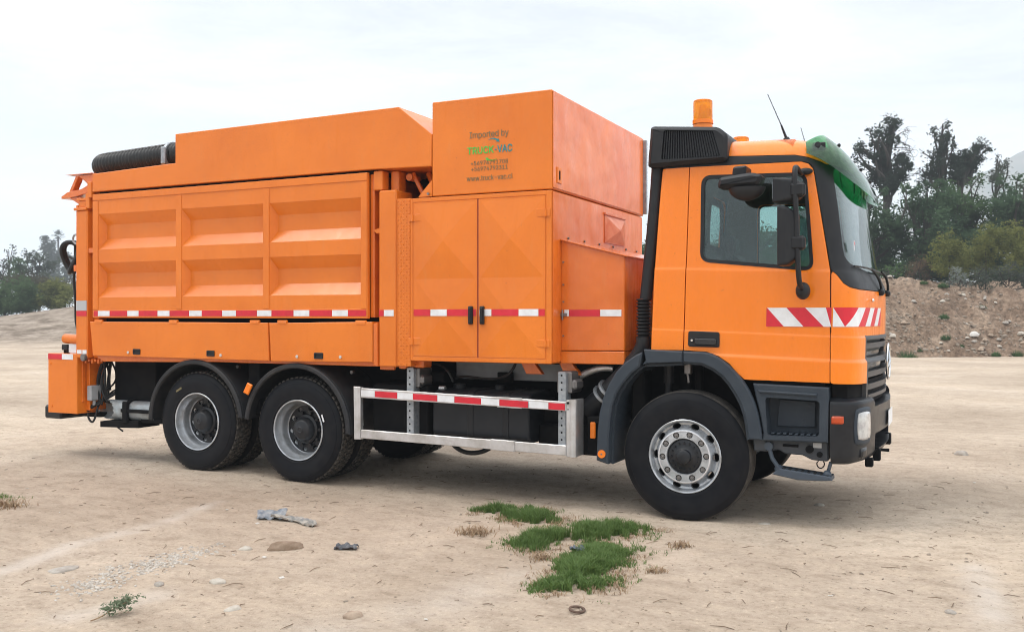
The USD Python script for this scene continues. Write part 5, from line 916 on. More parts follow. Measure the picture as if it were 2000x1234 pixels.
def patch(s0, s1, z0, z1, r, lift, dome, m, name, parent, n=15):
    u = np.linspace(-1, 1, n); V, F = [], []
    for a in u:
        for b in u:
            k = 1.0; a2, b2 = a * math.sqrt(1 - r * b * b / 2), b * math.sqrt(1 - r * a * a / 2)
            V.append((s0 + (s1 - s0) * (a2 + 1) / 2, z0 + (z1 - z0) * (b2 + 1) / 2, lift * (0 if max(abs(a), abs(b)) > 0.99 else 1) - (0.01 if max(abs(a), abs(b)) > 0.99 else 0) + dome * (1 - a * a) * (1 - b * b)))
    V = np.array(V); pts = np.vstack([sb_(np.array([s]), np.array([z]), l) for s, z, l in V])
    for i in range(n - 1):
        for j in range(n - 1): q = i * n + j; F += [(q, q + n, q + n + 1), (q, q + n + 1, q + 1)]
    return P(name, T(pts, F), m, True, parent=parent)
hb = patch(0.176, 0.474, 0.672, 0.985, 0.45, 0.007, 0.003, 'grey', 'headlight_bezel', bp1)
patch(0.202, 0.446, 0.705, 0.950, 0.45, 0.012, 0.010, 'lamp', 'headlight', bp1)
patch(0.002, 0.108, 0.842, 0.912, 0.12, 0.006, 0.002, 'redlens', 'indicator_lamp', bp1, 7)
patch(0.26, 0.38, 0.575, 0.655, 0.2, 0.003, 0.001, 'gloss_black', 'bumper_cover', bp1, 7)
P('number_plate', cbox(1.489, 1.495, -0.20, 0.20, 0.745, 0.875, 0.001), 'white', False, parent=bp1)
for q in ((1.40, 1.46, -0.60, -0.54, 0.50, 0.60), (1.36, 1.42, -0.80, -0.72, 0.475, 0.545), (1.40, 1.46, 0.5, 0.6, 0.5, 0.6)): P('tow_bracket', cbox(*q, 0.008), 'dark', parent=bp1)
P('tow_pin', cyl((1.44, -0.50, 0.58), (1.52, -0.50, 0.58), 0.013, 8), 'dark', parent=bp1)
P('washer_cap', sphere((1.412, -0.72, 1.80), 0.014, 1), 'chrome', parent=cab)

# ================================================================ vegetation
def leaf_mat(name, a, b, c, trans=0.35):
    return usdkit.material(stage, '/World/Looks/' + name, {
        'g': ('geometry', {}), 'r': ('rgb_ramp', {'ramp': [(0.0, a), (0.55, b), (1.0, c)]}), 'n': ('noise_texture', {'scale': 0.9, 'detail': 2}), 'ad': ('math', {'math_type': 'multiply_add', 'value2': 0.45}), 'sb': ('math', {'math_type': 'subtract', 'value2': 0.22, 'use_clamp': True}),
        'd': ('principled_bsdf', {'roughness': 0.7, 'specular_ior_level': 0.12}), 't': ('translucent_bsdf', {}), 'm': ('mix_closure', {'fac': trans})},
        [('g.random_per_island', 'ad.value1'), ('n.fac', 'ad.value3'), ('ad.value', 'sb.value1'), ('sb.value', 'r.fac'), ('r.color', 'd.base_color'), ('r.color', 't.color'), ('g.position', 'n.vector'), ('d.BSDF', 'm.closure1'), ('t.BSDF', 'm.closure2')], surface='m.closure')
LF = {'dark': leaf_mat('leaf_dark', (0.028, 0.058, 0.032), (0.080, 0.132, 0.068), (0.190, 0.245, 0.110)),
      'mid': leaf_mat('leaf_mid', (0.032, 0.062, 0.028), (0.085, 0.142, 0.058), (0.185, 0.240, 0.096)),
      'dull': leaf_mat('leaf_dull', (0.045, 0.058, 0.046), (0.090, 0.108, 0.083), (0.155, 0.172, 0.125)),
      'yellow': leaf_mat('leaf_yellow', (0.080, 0.092, 0.030), (0.190, 0.200, 0.062), (0.36, 0.34, 0.12)),
      'rust': leaf_mat('leaf_rust', (0.075, 0.054, 0.036), (0.140, 0.100, 0.066), (0.20, 0.155, 0.105)),
      'sage': leaf_mat('leaf_sage', (0.11, 0.13, 0.115), (0.23, 0.255, 0.23), (0.38, 0.40, 0.37)),
      'shrub': leaf_mat('leaf_shrub', (0.040, 0.050, 0.040), (0.100, 0.118, 0.092), (0.215, 0.235, 0.190)),
      'thicket': leaf_mat('leaf_thicket', (0.040, 0.070, 0.034), (0.105, 0.160, 0.072), (0.225, 0.280, 0.120)),
      'green_sage': leaf_mat('leaf_green_sage', (0.09, 0.12, 0.075), (0.18, 0.22, 0.14), (0.32, 0.36, 0.25)),
      'shade': leaf_mat('leaf_shade', (0.022, 0.033, 0.026), (0.056, 0.074, 0.057), (0.130, 0.152, 0.115)),
      'brown': leaf_mat('leaf_brown', (0.055, 0.048, 0.034), (0.095, 0.085, 0.060), (0.14, 0.13, 0.09))}
BARK = mat('bark', (0.030, 0.026, 0.023), 0.9, vary=(0.060, 0.052, 0.045), scale=3)
def leaf_mesh(rng, c, size, droop=0.0, slim=0.42):
    n = len(c); a = rng.normal(size=(n, 3)); a[:, 2] = a[:, 2] * 0.6 - droop; a /= np.linalg.norm(a, axis=1, keepdims=True)
    b = np.cross(a, rng.normal(size=(n, 3))); b /= np.linalg.norm(b, axis=1, keepdims=True); L = size * rng.uniform(0.55, 1.35, (n, 1)); w = L * slim * rng.uniform(0.7, 1.2, (n, 1))
    v = np.stack([c - a * L / 2, c + b * w / 2 + a * L * 0.05, c + a * L / 2, c - b * w / 2 + a * L * 0.05], 1).reshape(-1, 3); k = np.arange(n)[:, None] * 4
    return T(v, np.concatenate([k + [0, 1, 2], k + [0, 2, 3]]))
def plant(name, label, s, t, z, blobs, leaf, size, per, trunk=None, lean=0.0, thick=1.0, droop=0.0, limbs=True, group=None, dead=(), seed=1, catn='tree', r_trunk=0.18, slim=0.42, clump=0.30, stem_from=None):
    """blobs: (s, z, radius) of the clumps of leaves. Foliage gathers in tufts on twigs inside each clump."""
    rng = np.random.default_rng(seed); o = np.array([*Wd(s, t), z]); g = thing(name, label, catn, o, 0, group); C, limbm = [], []
    for (bs, bz, r) in blobs:
        dt = rng.normal() * 0.55 * thick; c = np.array([*Wd(bs, t + dt), bz]) - o
        m = max(5, int(9 * (r / clump) ** 1.6)); d = rng.normal(size=(m, 3)); d /= np.linalg.norm(d, axis=1, keepdims=True); tuft = c + d * r * np.sqrt(rng.uniform(0.05, 1.25, (m, 1))) * [1, 1, 0.95]
        k = max(3, int(per * r * r / m)); pts = np.repeat(tuft, k, 0) + rng.normal(size=(m * k, 3)) * clump * 0.42 * rng.uniform(0.6, 1.4, (m * k, 1)); C.append(pts)
        if limbs:
            p0 = np.array([0, 0, max(0.3, (c[2]) * 0.45)]) if trunk is None else np.array([np.interp(c[2] * 0.78, trunk[:, 2], trunk[:, q]) for q in range(3)])
            limbm.append(tube(smooth_path([p0, (p0 + c) / 2 + rng.normal(size=3) * 0.10 * np.linalg.norm(c - p0), c], 7), np.linspace(r_trunk * 0.42, 0.03, 7), 6))
            for q in range(3): limbm.append(tube([c, c + (tuft[rng.integers(m)] - c) * 1.25], [0.025, 0.008], 4))
    obj(g, 'crown', leaf_mesh(rng, np.vstack(C), size, droop, slim), LF[leaf], False)
    if trunk is None: trunk = np.array([(0, 0, -0.4), (0.05, 0, 0.6), (0.0, 0.05, max(0.8, max(b[1] for b in blobs) - z - 0.6))])
    obj(g, 'trunk', cat(tube(smooth_path(trunk, 14), np.linspace(r_trunk, r_trunk * 0.25, 14), 9), *limbm), BARK, True)
    for (a, b) in dead:
        pa, pb = np.array([*Wd(a[0], t), a[1]]) - o, np.array([*Wd(b[0], t), b[1]]) - o; br = [tube(smooth_path([pa, (pa + pb) / 2 + [0, 0, 0.12], pb], 8), np.linspace(0.045, 0.010, 8), 5)]
        for q in range(6):
            u = rng.uniform(0.3, 0.95); m0 = pa + (pb - pa) * u; br.append(tube(smooth_path([m0, m0 + rng.normal(size=3) * 0.25 + (pb - pa) * 0.12, m0 + rng.normal(size=3) * 0.35 + (pb - pa) * 0.25], 5), np.linspace(0.018, 0.006, 5), 4))
        obj(g, 'dead_branch', cat(*br), BARK, True)
    return g
def tr(*pts): return np.array(pts, float)
def trunk_line(s0, t0, z0, pts):                                         # (s, z) points of a trunk, as offsets from its foot
    o = np.array([*Wd(s0, t0), z0]); return np.array([np.array([*Wd(a, t0), b]) - o for a, b in pts])
A = [(26.34, 15.34, 0.26), (26.27, 14.95, 0.36), (26.01, 14.62, 0.39), (25.55, 14.62, 0.23), (25.88, 14.16, 0.39), (26.01, 13.63, 0.39), (24.56, 14.35, 0.16), (24.69, 14.09, 0.16), (25.09, 14.09, 0.26), (25.02, 13.56, 0.36), (25.48, 13.56, 0.26), (23.9, 13.5, 0.2), (23.84, 13.17, 0.23), (24.23, 13.23, 0.3), (24.63, 12.97, 0.39), (24.89, 12.58, 0.39), (25.42, 12.44, 0.46), (25.88, 12.97, 0.46), (25.88, 12.44, 0.53), (26.54, 12.58, 0.33), (26.87, 12.44, 0.36), (27.33, 12.77, 0.26), (27.19, 11.92, 0.39), (25.75, 11.79, 0.59), (26.54, 11.79, 0.53), (26.21, 11.13, 0.66), (26.8, 11.26, 0.39), (24.76, 11.26, 0.39), (24.23, 12.18, 0.23), (24.04, 12.58, 0.2), (25.75, 10.8, 0.59), (25.22, 10.8, 0.53), (26.14, 10.47, 0.53)]
plant('tall_tree', 'tallest dark tree with bare dead twigs on one side, just right of the green visor', 25.9, 66, 3.9, A, 'shade', 0.24, 1500, trunk_line(25.9, 66, 3.9, [(25.9, 3.2), (25.8, 8), (25.85, 11.5), (26.0, 13.4), (26.3, 15.3)]), thick=1.0, seed=3, r_trunk=0.34, droop=0.15,
      dead=[((26.5, 14.0), (27.4, 14.45)), ((26.2, 13.2), (27.7, 13.1)), ((26.3, 12.6), (27.6, 12.9)), ((26.6, 13.6), (27.2, 13.4)), ((26.3, 11.2), (28.3, 11.4))])
B_ = [(29.83, 14.88, 0.16), (30.02, 14.75, 0.13), (29.5, 14.55, 0.26), (29.56, 14.09, 0.33), (29.43, 13.63, 0.39), (29.76, 13.76, 0.3), (30.35, 14.42, 0.2), (29.5, 13.1, 0.49), (29.83, 12.71, 0.39), (30.02, 13.23, 0.26), (29.17, 12.77, 0.33), (28.9, 12.18, 0.39), (29.43, 12.18, 0.53), (28.77, 11.66, 0.39), (29.17, 11.52, 0.46), (28.71, 13.1, 0.13), (28.8, 11.0, 0.5), (29.5, 11.0, 0.5)]
plant('tall_tree', 'slender open-crowned tree in the middle of the three tall trees at right', 29.68, 66, 3.9, B_, 'shade', 0.24, 1100, trunk_line(29.68, 66, 3.9, [(29.7, 3.2), (29.75, 9), (29.6, 12), (29.7, 14.9)]), seed=5, r_trunk=0.22, droop=0.3)
Cc = [(30.42, 12.71, 0.33), (30.68, 12.58, 0.3), (30.48, 12.05, 0.53), (30.35, 11.52, 0.59), (30.29, 11.0, 0.46), (32.33, 13.5, 0.33), (32.06, 13.3, 0.3), (32.59, 13.17, 0.26), (31.8, 13.04, 0.33), (31.6, 12.71, 0.39), (31.34, 12.44, 0.46), (31.01, 12.64, 0.26), (32.06, 12.44, 0.39), (31.47, 12.05, 0.46), (32.0, 11.92, 0.39), (30.81, 12.12, 0.46), (30.9, 11.3, 0.5), (31.6, 11.3, 0.5)]
plant('tall_tree', 'tall dark tree bending to the right over a brown hanging clump of leaves', 30.6, 66, 3.9, Cc, 'shade', 0.24, 1500, trunk_line(30.6, 66, 3.9, [(30.6, 3.2), (30.6, 8), (31.2, 11.5), (32.2, 13.3)]), seed=7, r_trunk=0.28, droop=0.2)
D_ = [(33.44, 11.79, 0.39), (33.25, 11.39, 0.39), (33.71, 12.05, 0.26), (33.97, 11.85, 0.2), (33.38, 11.0, 0.33), (33.51, 12.64, 0.14), (33.77, 12.38, 0.16), (33.0, 10.9, 0.5)]
plant('tall_tree', 'thin wispy tree at the right end of the tall trees, before the hill', 33.4, 66, 3.9, D_, 'dull', 0.22, 900, trunk_line(33.4, 66, 3.9, [(33.4, 3.2), (33.3, 9), (33.6, 12.3)]), seed=9, r_trunk=0.16)
rng = np.random.default_rng(77)
mass = [(6.0, 61, 6.6, 'mid', 'broad green tree seen through the cab window glass'), (10.5, 60, 7.4, 'dark', 'dark tree behind the truck cab, seen past the mirrors'), (14.5, 59, 7.6, 'mid', 'green tree behind the truck cab windscreen'), (18.5, 61, 8.8, 'dark', 'dark tree directly behind the front edge of the truck cab'),
        (22.3, 60, 9.4, 'dark', 'dense dark tree below the tip of the green visor'), (25.3, 58.5, 9.7, 'dark', 'dense dark tree at the foot of the tallest tree'), (28.2, 60, 10.1, 'mid', 'green leafy tree at the foot of the slender open tree'), (31.0, 58, 9.9, 'dark', 'broad dark tree behind the yellowish bushes'),
        (33.4, 60, 10.3, 'mid', 'green tree with pale shoots against the hill at the right edge'), (37.0, 59, 9.4, 'dark', 'dark tree beyond the right edge of the picture'), (41, 61, 9.8, 'mid', 'green tree past the right edge of the picture')]
for k, (s, t, top, lf, lab) in enumerate(mass):
    bl = [];  z0 = 3.6
    for q in range(34):
        a = rng.uniform(-1, 1); h = rng.uniform(0, 1); r = rng.uniform(0.45, 0.95); wv = 2.1 * math.sqrt(max(0.05, 1 - (h - 0.35) ** 2 * 1.6))
        bl.append((s + a * wv, z0 + 0.3 + h * (top - z0 - 0.9) * (1 - 0.25 * a * a) + rng.normal() * 0.2, r))
    for q in range(5): bl.append((s + rng.uniform(-1.6, 1.6), top + rng.uniform(-0.5, 0.35), rng.uniform(0.18, 0.34)))
    plant('leafy_tree', lab, s, t, z0, bl, lf, 0.25, 900, seed=20 + k, thick=2.2, r_trunk=0.2)
Y1 = [(22.36, 5.32, 0.52), (22.88, 5.51, 0.52), (23.27, 5.25, 0.46), (22.36, 4.67, 0.59), (22.94, 4.67, 0.72), (23.4, 4.8, 0.52), (22.75, 4.15, 0.52), (23.3, 4.2, 0.5), (22.2, 4.1, 0.4)]
Y2 = [(24.24, 5.51, 0.52), (24.76, 5.97, 0.52), (25.22, 5.64, 0.59), (24.89, 5.12, 0.65), (25.61, 4.86, 0.72), (24.37, 4.86, 0.59), (24.2, 4.2, 0.6), (25.0, 4.3, 0.6)]
Y3 = [(25.87, 6.1, 0.46), (26.39, 6.16, 0.46), (26.0, 5.51, 0.65), (26.52, 5.32, 0.65), (26.39, 4.67, 0.59), (27.1, 5.77, 0.65), (27.17, 4.99, 0.65), (27.82, 5.64, 0.65), (26.8, 4.3, 0.6), (27.8, 4.7, 0.6)]
for bl, s, lab, sd in ((Y1, 22.8, 'rounded yellow-green bush, leftmost of the yellowish bushes on the bank', 51), (Y2, 24.7, 'olive yellow bush between the rounded one and the tall one on the bank', 52), (Y3, 26.7, 'tallest yellow-flecked bush at the right edge of the bank', 53)):
    plant('bush', lab, s, 50, 3.3, bl, 'yellow', 0.15, 1500, seed=sd, thick=0.9, catn='bush', r_trunk=0.05, clump=0.24, limbs=False)
plant('bush', 'rusty brown dry bush on the bank, left of the yellow-green one', 21.2, 50, 3.3, [(21.19, 4.54, 0.39), (20.93, 4.28, 0.39), (21.51, 4.28, 0.39), (21.19, 4.02, 0.46), (20.8, 3.8, 0.3), (21.6, 3.8, 0.35)], 'rust', 0.13, 1300, seed=54, thick=0.6, catn='bush', r_trunk=0.04, clump=0.2, slim=0.25)
plant('bush', 'low green scrub on the bank nearest the wipers', 19.8, 50, 3.3, [(19.76, 4.08, 0.33), (20.21, 4.15, 0.33), (19.37, 3.95, 0.33), (20.02, 3.82, 0.26), (19.1, 3.8, 0.3), (18.6, 4.0, 0.4), (18.0, 3.9, 0.4)], 'mid', 0.13, 1200, seed=55, thick=0.6, catn='bush', r_trunk=0.04, clump=0.2)
plant('bush', 'tall green scrub behind the windscreen on the bank', 16.2, 50, 3.3, [(16.2, 4.3, 0.6), (15.5, 4.4, 0.6), (16.9, 4.1, 0.5), (14.6, 4.2, 0.6), (16.0, 3.8, 0.5)], 'mid', 0.15, 1100, seed=56, thick=0.8, catn='bush', r_trunk=0.05)
plant('bush', 'silvery sage shrub on the crest of the bank', 21.2, 45.5, 2.8, [(21.11, 3.81, 0.27), (20.94, 3.45, 0.35), (21.35, 3.39, 0.35), (21.65, 3.27, 0.3), (20.8, 3.2, 0.25)], 'sage', 0.11, 1700, seed=57, thick=0.45, catn='bush', r_trunk=0.03, clump=0.16, slim=0.35)
plant('bush', 'dark grey-green shrub just right of the silvery sage shrub', 22.3, 45.5, 2.6, [(22.12, 3.69, 0.41), (22.47, 3.51, 0.41), (22.24, 3.21, 0.35), (22.0, 3.3, 0.3)], 'shrub', 0.11, 1900, seed=58, thick=0.45, catn='bush', r_trunk=0.03, clump=0.16)
plant('bush', 'spreading grey-green shrub at the right end of the bank crest', 23.6, 45.5, 2.6, [(23.07, 3.69, 0.35), (23.54, 3.63, 0.41), (23.3, 3.27, 0.3), (24.01, 3.51, 0.35), (24.13, 3.16, 0.3), (24.66, 3.27, 0.47), (25.2, 3.5, 0.45), (25.8, 3.3, 0.45), (24.0, 4.15, 0.2)], 'shrub', 0.12, 1700, seed=59, thick=0.5, catn='bush', r_trunk=0.03, clump=0.17)
TUF = [(16.21, 39.3, 0.41, 'thick green weed clump at the foot of the bank beside the truck nose'), (18.58, 41.2, 0.21, 'small weed halfway up the bank below the rusty bush'), (20.81, 42.3, 0.14, 'small weed on the upper bank below the dark shrub'), (18.05, 39.8, 0.21, 'thin weed at the foot of the bank, second clump from the truck'), (20.79, 39.4, 0.21, 'green weed at the foot of the bank near the right edge'), (19.87, 39.3, 0.18, 'pale weed low on the bank, second from the right edge'), (16.93, 39.7, 0.11, 'tiny weed right of the thick clump at the bank foot'), (18.58, 39.6, 0.13, 'tiny weed in the middle of the bank foot'), (19.9, 44.2, 0.23, 'green weed on the bank crest left of the sage shrub'), (19.1, 44.4, 0.17, 'low weed on the bank crest near the wipers')]
for k, (s, t, r, lab) in enumerate(TUF):
    r_ = np.random.default_rng(90 + k); zb_ = float(bank_z(np.array([s]), np.array([t]))[0]) - 0.03; n = int(260 * (r / 0.2) ** 1.5); g = thing('weed', lab, 'weed', (*Wd(s, t), zb_))
    rad = r * np.sqrt(r_.uniform(0, 1, n)); an = r_.uniform(0, 2 * np.pi, n); p0 = np.column_stack([rad * np.cos(an), rad * np.sin(an), 0 * rad]); hgt = r * r_.uniform(0.5, 1.5, n) * (1.1 - 0.6 * rad / r); out = np.column_stack([np.cos(an), np.sin(an)]) * (0.5 * hgt)[:, None] * r_.uniform(0.2, 1.2, (n, 1)); tip = p0 + np.column_stack([out, hgt]); sd = np.column_stack([-np.sin(an), np.cos(an), 0 * an]) * 0.022
    obj(g, 'leaves', T(np.stack([p0 - sd, p0 + sd, tip], 1).reshape(-1, 3), np.arange(3 * n).reshape(-1, 3)), LF['mid'], False)
# left side
LS = [('bush', 'big green bush at the left edge, foremost of the left thicket', -39.2, 74, [(-39.64, 3.47, 0.7), (-38.94, 3.62, 0.7), (-39.17, 2.69, 0.7), (-39.87, 2.69, 0.62), (-38.31, 2.53, 0.55), (-40.4, 3.3, 0.7), (-41.2, 3.1, 0.8)], 'thicket', 61),
      ('bush', 'green bush in the middle of the left thicket', -37.7, 74.5, [(-37.92, 3.78, 0.7), (-37.45, 3.16, 0.7), (-38.08, 3.0, 0.7), (-37.14, 2.61, 0.55), (-37.53, 3.94, 0.47)], 'thicket', 62),
      ('bush', 'yellowish green bush at the right end of the left thicket, nearest the truck tail', -35.9, 75, [(-36.36, 4.01, 0.62), (-35.74, 4.09, 0.55), (-36.6, 3.39, 0.7), (-35.74, 3.39, 0.7), (-35.27, 3.16, 0.55), (-36.36, 2.61, 0.47), (-35.11, 3.62, 0.39)], 'yellow', 63)]
r_ = np.random.default_rng(606)
for nm, lab, s, t, bl, lf, sd in LS:
    bl = [(a, b, r * 1.2) for a, b, r in bl]; s0, s1 = min(b[0] for b in bl), max(b[0] for b in bl)
    for q in np.linspace(s0 - 0.2, s1 + 0.2, 9): bl.append((q, 2.15 + 0.15 * (q + 40) * 0.9 + r_.uniform(-0.1, 0.5), r_.uniform(0.5, 0.75)))
    plant(nm, lab, s, t, 1.7, bl, lf, 0.20, 1150, seed=sd, thick=0.9, catn='bush', r_trunk=0.08, limbs=False)
plant('bush', 'dull brown-green scrub behind the left thicket', -38.7, 77, 2.2, [(-40.6, 4.45, 0.6), (-39.9, 4.45, 0.6), (-39.3, 4.5, 0.6), (-38.5, 4.5, 0.5), (-41.5, 4.3, 0.7), (-40, 3.8, 0.8), (-39, 3.8, 0.8), (-37.8, 4.3, 0.6), (-37, 4.0, 0.7), (-36, 3.9, 0.6), (-35, 3.7, 0.6), (-42.3, 4.4, 0.8)], 'brown', 0.2, 900, seed=64, thick=0.8, catn='bush', r_trunk=0.06)
T1 = [(-50.35, 8.12, 0.42), (-49.94, 7.71, 0.62), (-49.31, 7.6, 0.73), (-48.9, 7.71, 0.62), (-49.52, 6.77, 0.94), (-48.69, 6.67, 0.73), (-50.04, 6.15, 0.73), (-49.0, 5.83, 0.73), (-48.48, 7.19, 0.52), (-49.5, 5.2, 0.8), (-48.3, 5.6, 0.7), (-50.2, 5.0, 0.9), (-48.9, 4.6, 0.9), (-47.8, 4.8, 0.7), (-47.4, 4.2, 0.8)]
plant('leafy_tree', 'dull dark tree with a ragged top behind the left thicket', -49.4, 100, 2.5, T1, 'dull', 0.30, 420, seed=65, thick=1.4, r_trunk=0.16)
plant('leafy_tree', 'fresh green tree between the ragged tree and the left edge', -51, 99, 2.5, [(-51.08, 6.98, 0.73), (-51.4, 6.46, 0.83), (-50.67, 6.25, 0.73), (-50.98, 7.39, 0.42), (-51.2, 5.5, 0.8), (-50.6, 5.2, 0.8), (-51.8, 5.2, 0.8), (-51, 4.4, 0.9)], 'mid', 0.30, 420, seed=66, thick=1.2, r_trunk=0.14)
plant('leafy_tree', 'thin open tree at the left edge with wispy top twigs', -52.6, 100, 2.5, [(-52.44, 6.98, 0.62), (-52.85, 6.56, 0.73), (-52.12, 7.6, 0.36), (-52.44, 5.94, 0.83), (-53.06, 7.6, 0.26), (-53.27, 6.15, 0.73), (-51.71, 7.5, 0.31), (-52.45, 9.0, 0.22), (-52.55, 8.5, 0.2), (-52.2, 8.3, 0.15), (-54.3, 6.3, 0.8), (-53, 5.2, 0.9), (-52, 4.8, 0.9), (-54, 5, 0.9)], 'shade', 0.28, 300, seed=67, thick=1.2, r_trunk=0.14)
plant('bush', 'brownish bush far off beside the truck tail', -46.2, 100, 3.0, [(-46.19, 4.9, 0.62), (-46.61, 4.69, 0.42), (-45.99, 4.48, 0.42), (-45.2, 4.7, 0.6)], 'brown', 0.22, 700, seed=68, catn='bush', r_trunk=0.06)
H1 = [(-117.6, 20.9, 0.88), (-116.6, 21.1, 0.75), (-116.4, 19.4, 1.5), (-115.4, 18.1, 1.5), (-114.6, 19.7, 0.99), (-115.9, 16.9, 1.62), (-116.1, 15.2, 1.5), (-114.9, 15.9, 1.5), (-115.1, 14.1, 1.5), (-114.4, 13.9, 0.99), (-117.4, 18.4, 0.99), (-115.5, 12.4, 1.44), (-115.0, 10.8, 1.6)]
plant('tall_tree', 'tall hazy blue-grey tree far off at the left, beside the palm', -115.5, 240, 2.5, H1, 'dull', 0.6, 110, seed=69, thick=1.2, r_trunk=0.3)
plant('leafy_tree', 'pale hazy tree far off just left of the hanging hose loop', -112.3, 240, 2.5, [(-112.9, 17.2, 1.25), (-111.9, 16.4, 1.25), (-112.9, 15.7, 0.99), (-113.6, 16.9, 0.75), (-110.9, 15.9, 1.5), (-112.0, 14.0, 1.28), (-111.0, 12.6, 1.6)], 'dull', 0.6, 110, seed=70, thick=1.2, r_trunk=0.25)
plant('bush', 'hazy blue-green shrubs far off below the hose loop', -93.3, 200, 2.8, [(-94.5, 9.8, 1.46), (-92.8, 10.2, 1.46), (-91.8, 8.9, 1.25), (-93.6, 8.7, 1.04), (-95.3, 9.4, 0.83), (-93.3, 7.0, 1.6), (-90.9, 7.3, 1.6)], 'shade', 0.5, 170, seed=71, catn='bush', r_trunk=0.12)
# the palm
o = np.array([*Wd(-136.5, 288), 2.5]); g = thing('palm_tree', 'slim tall palm with a round crown, far off at the left', 'palm tree', o)
obj(g, 'trunk', tube([(0, 0, -0.5), (0.1, 0, 12), (0, 0, 23.2)], [0.42, 0.34, 0.26], 9), BARK, True)
r_ = np.random.default_rng(5); fr = []
for k in range(54):
    a = r_.uniform(0, 2 * np.pi); el = r_.uniform(-0.9, 1.3); L = r_.uniform(1.2, 1.9); d = np.array([math.cos(a) * math.cos(el), math.sin(a) * math.cos(el), math.sin(el)]); b = np.cross(d, [0, 0, 1]); b /= np.linalg.norm(b)
    p = np.array([0, 0, 23.3])
    for q in range(6):
        u = 0.35 + 0.13 * q; c = p + d * L * u; sp = 0.45 * (1 - abs(u - 0.7)); fr += [c - b * 0.02, c + b * sp + d * 0.35 - np.array([0, 0, 0.16]), c + d * 0.16, c + b * 0.02, c - b * sp + d * 0.35 - np.array([0, 0, 0.16]), c + d * 0.16]
fr = np.array(fr); obj(g, 'crown', T(fr, np.arange(len(fr)).reshape(-1, 3)), LF['shade'], False)

# ================================================================ on the ground
def GZ(x, y): return float(ground_z(np.array([x]), np.array([y]))[0])
from shapely.geometry import Polygon, Point
import shapely
grass_mat = usdkit.material(stage, '/World/Looks/grass_blade', {'g': ('geometry', {}), 'r': ('rgb_ramp', {'ramp': [(0.0, (0.10, 0.165, 0.045)), (0.40, (0.25, 0.36, 0.10)), (0.78, (0.44, 0.53, 0.20)), (0.90, (0.52, 0.48, 0.24)), (1.0, (0.56, 0.47, 0.30))]}), 'd': ('principled_bsdf', {'roughness': 0.5, 'specular_ior_level': 0.3}), 't': ('translucent_bsdf', {}), 'm': ('mix_closure', {'fac': 0.35})},
    [('g.random_per_island', 'r.fac'), ('r.color', 'd.base_color'), ('r.color', 't.color'), ('d.BSDF', 'm.closure1'), ('t.BSDF', 'm.closure2')], surface='m.closure')
straw = mat('dry_straw', (0.33, 0.24, 0.14), 0.8, vary=(0.20, 0.12, 0.07), scale=25)
def blades(rng, xy, h, w=0.0026, flop=0.75):
    n = len(xy); z = ground_z(xy[:, 0], xy[:, 1]) - 0.004; a = rng.uniform(0, 2 * np.pi, n); b = a + rng.normal(0, 0.5, n) + np.pi / 2; hh = h * rng.uniform(0.45, 1.25, n); fl = hh * flop * rng.uniform(0.1, 1.3, n)
    p = np.column_stack([xy, z]); dirv = np.column_stack([np.cos(a), np.sin(a), 0 * a]); sd = np.column_stack([np.cos(b), np.sin(b), 0 * b]) * w * rng.uniform(0.7, 1.4, (n, 1)); up = np.array([0, 0, 1.0])
    m1 = p + dirv * (fl * 0.3)[:, None] + up * (hh * 0.6)[:, None]; tip = p + dirv * fl[:, None] + up * (hh * (1 - 0.25 * rng.random(n)))[:, None]
    v = np.stack([p - sd, p + sd, m1 + sd * 0.8, m1 - sd * 0.8, tip], 1).reshape(-1, 3); k = np.arange(n)[:, None] * 5
    return T(v, np.concatenate([k + [0, 1, 2], k + [0, 2, 3], k + [3, 2, 4]]))
def patch_of_grass(poly, n, h, seed, label, thr=0.42):
    rng = np.random.default_rng(seed); pg = Polygon(poly); x0, y0, x1, y1 = pg.buffer(0.08).bounds; xy = rng.uniform([x0, y0], [x1, y1], (n * 3, 2))
    d = shapely.distance(shapely.points(xy), shapely.boundary(pg)) * np.where(shapely.contains_xy(pg, xy[:, 0], xy[:, 1]), 1, -1)
    f = meshkit.fbm(np.column_stack([xy * 4.5, np.full(len(xy), seed)]), 4, seed); fine = meshkit.noise(np.column_stack([xy * 22, np.full(len(xy), seed)]), seed + 3)
    keep = (d / 0.20 + (f - 0.5) * 5.5 + (fine - 0.5) * 3.0 > thr - 0.05) & (rng.random(len(xy)) < np.clip(0.30 + d / 0.22, 0.06, 1)); xy, d = xy[keep][:n], d[keep][:n]
    obj('/World', 'grass_patch', blades(rng, xy, h * np.clip(0.5 + d / 0.25, 0.35, 1.0) * (0.7 + 0.7 * meshkit.noise(np.column_stack([xy * 9, 0 * d]), 5))), grass_mat, False, label, 'stuff', 'grass')
g1 = [(-1.75, -1.667), (-1.67, -1.45), (-1.55, -1.33), (-1.24, -1.30), (-0.932, -1.51), (-0.846, -1.85), (-0.959, -2.09), (-1.222, -1.93), (-1.45, -1.80)]
g2 = [(-0.884, -2.742), (-0.955, -2.42), (-0.745, -2.16), (-0.679, -1.80), (-0.489, -1.56), (-0.04, -1.72), (-0.141, -2.12), (-0.255, -2.55), (-0.538, -2.50), (-0.602, -2.85)]
g3 = [(-0.40, -2.73), (-0.34, -2.40), (-0.18, -2.42), (0.035, -2.64), (0.09, -3.097), (0.20, -3.411), (0.02, -3.70), (-0.25, -3.70), (-0.32, -3.281)]
g4 = [(-0.06, -2.38), (0.09, -2.42), (0.18, -2.72), (0.08, -2.76)]
patch_of_grass(g1, 13000, 0.075, 1, 'short green grass patch farthest back, nearest the side guard'); patch_of_grass(g2, 19000, 0.080, 2, 'wide green grass patch in the middle, left of the front tyre')
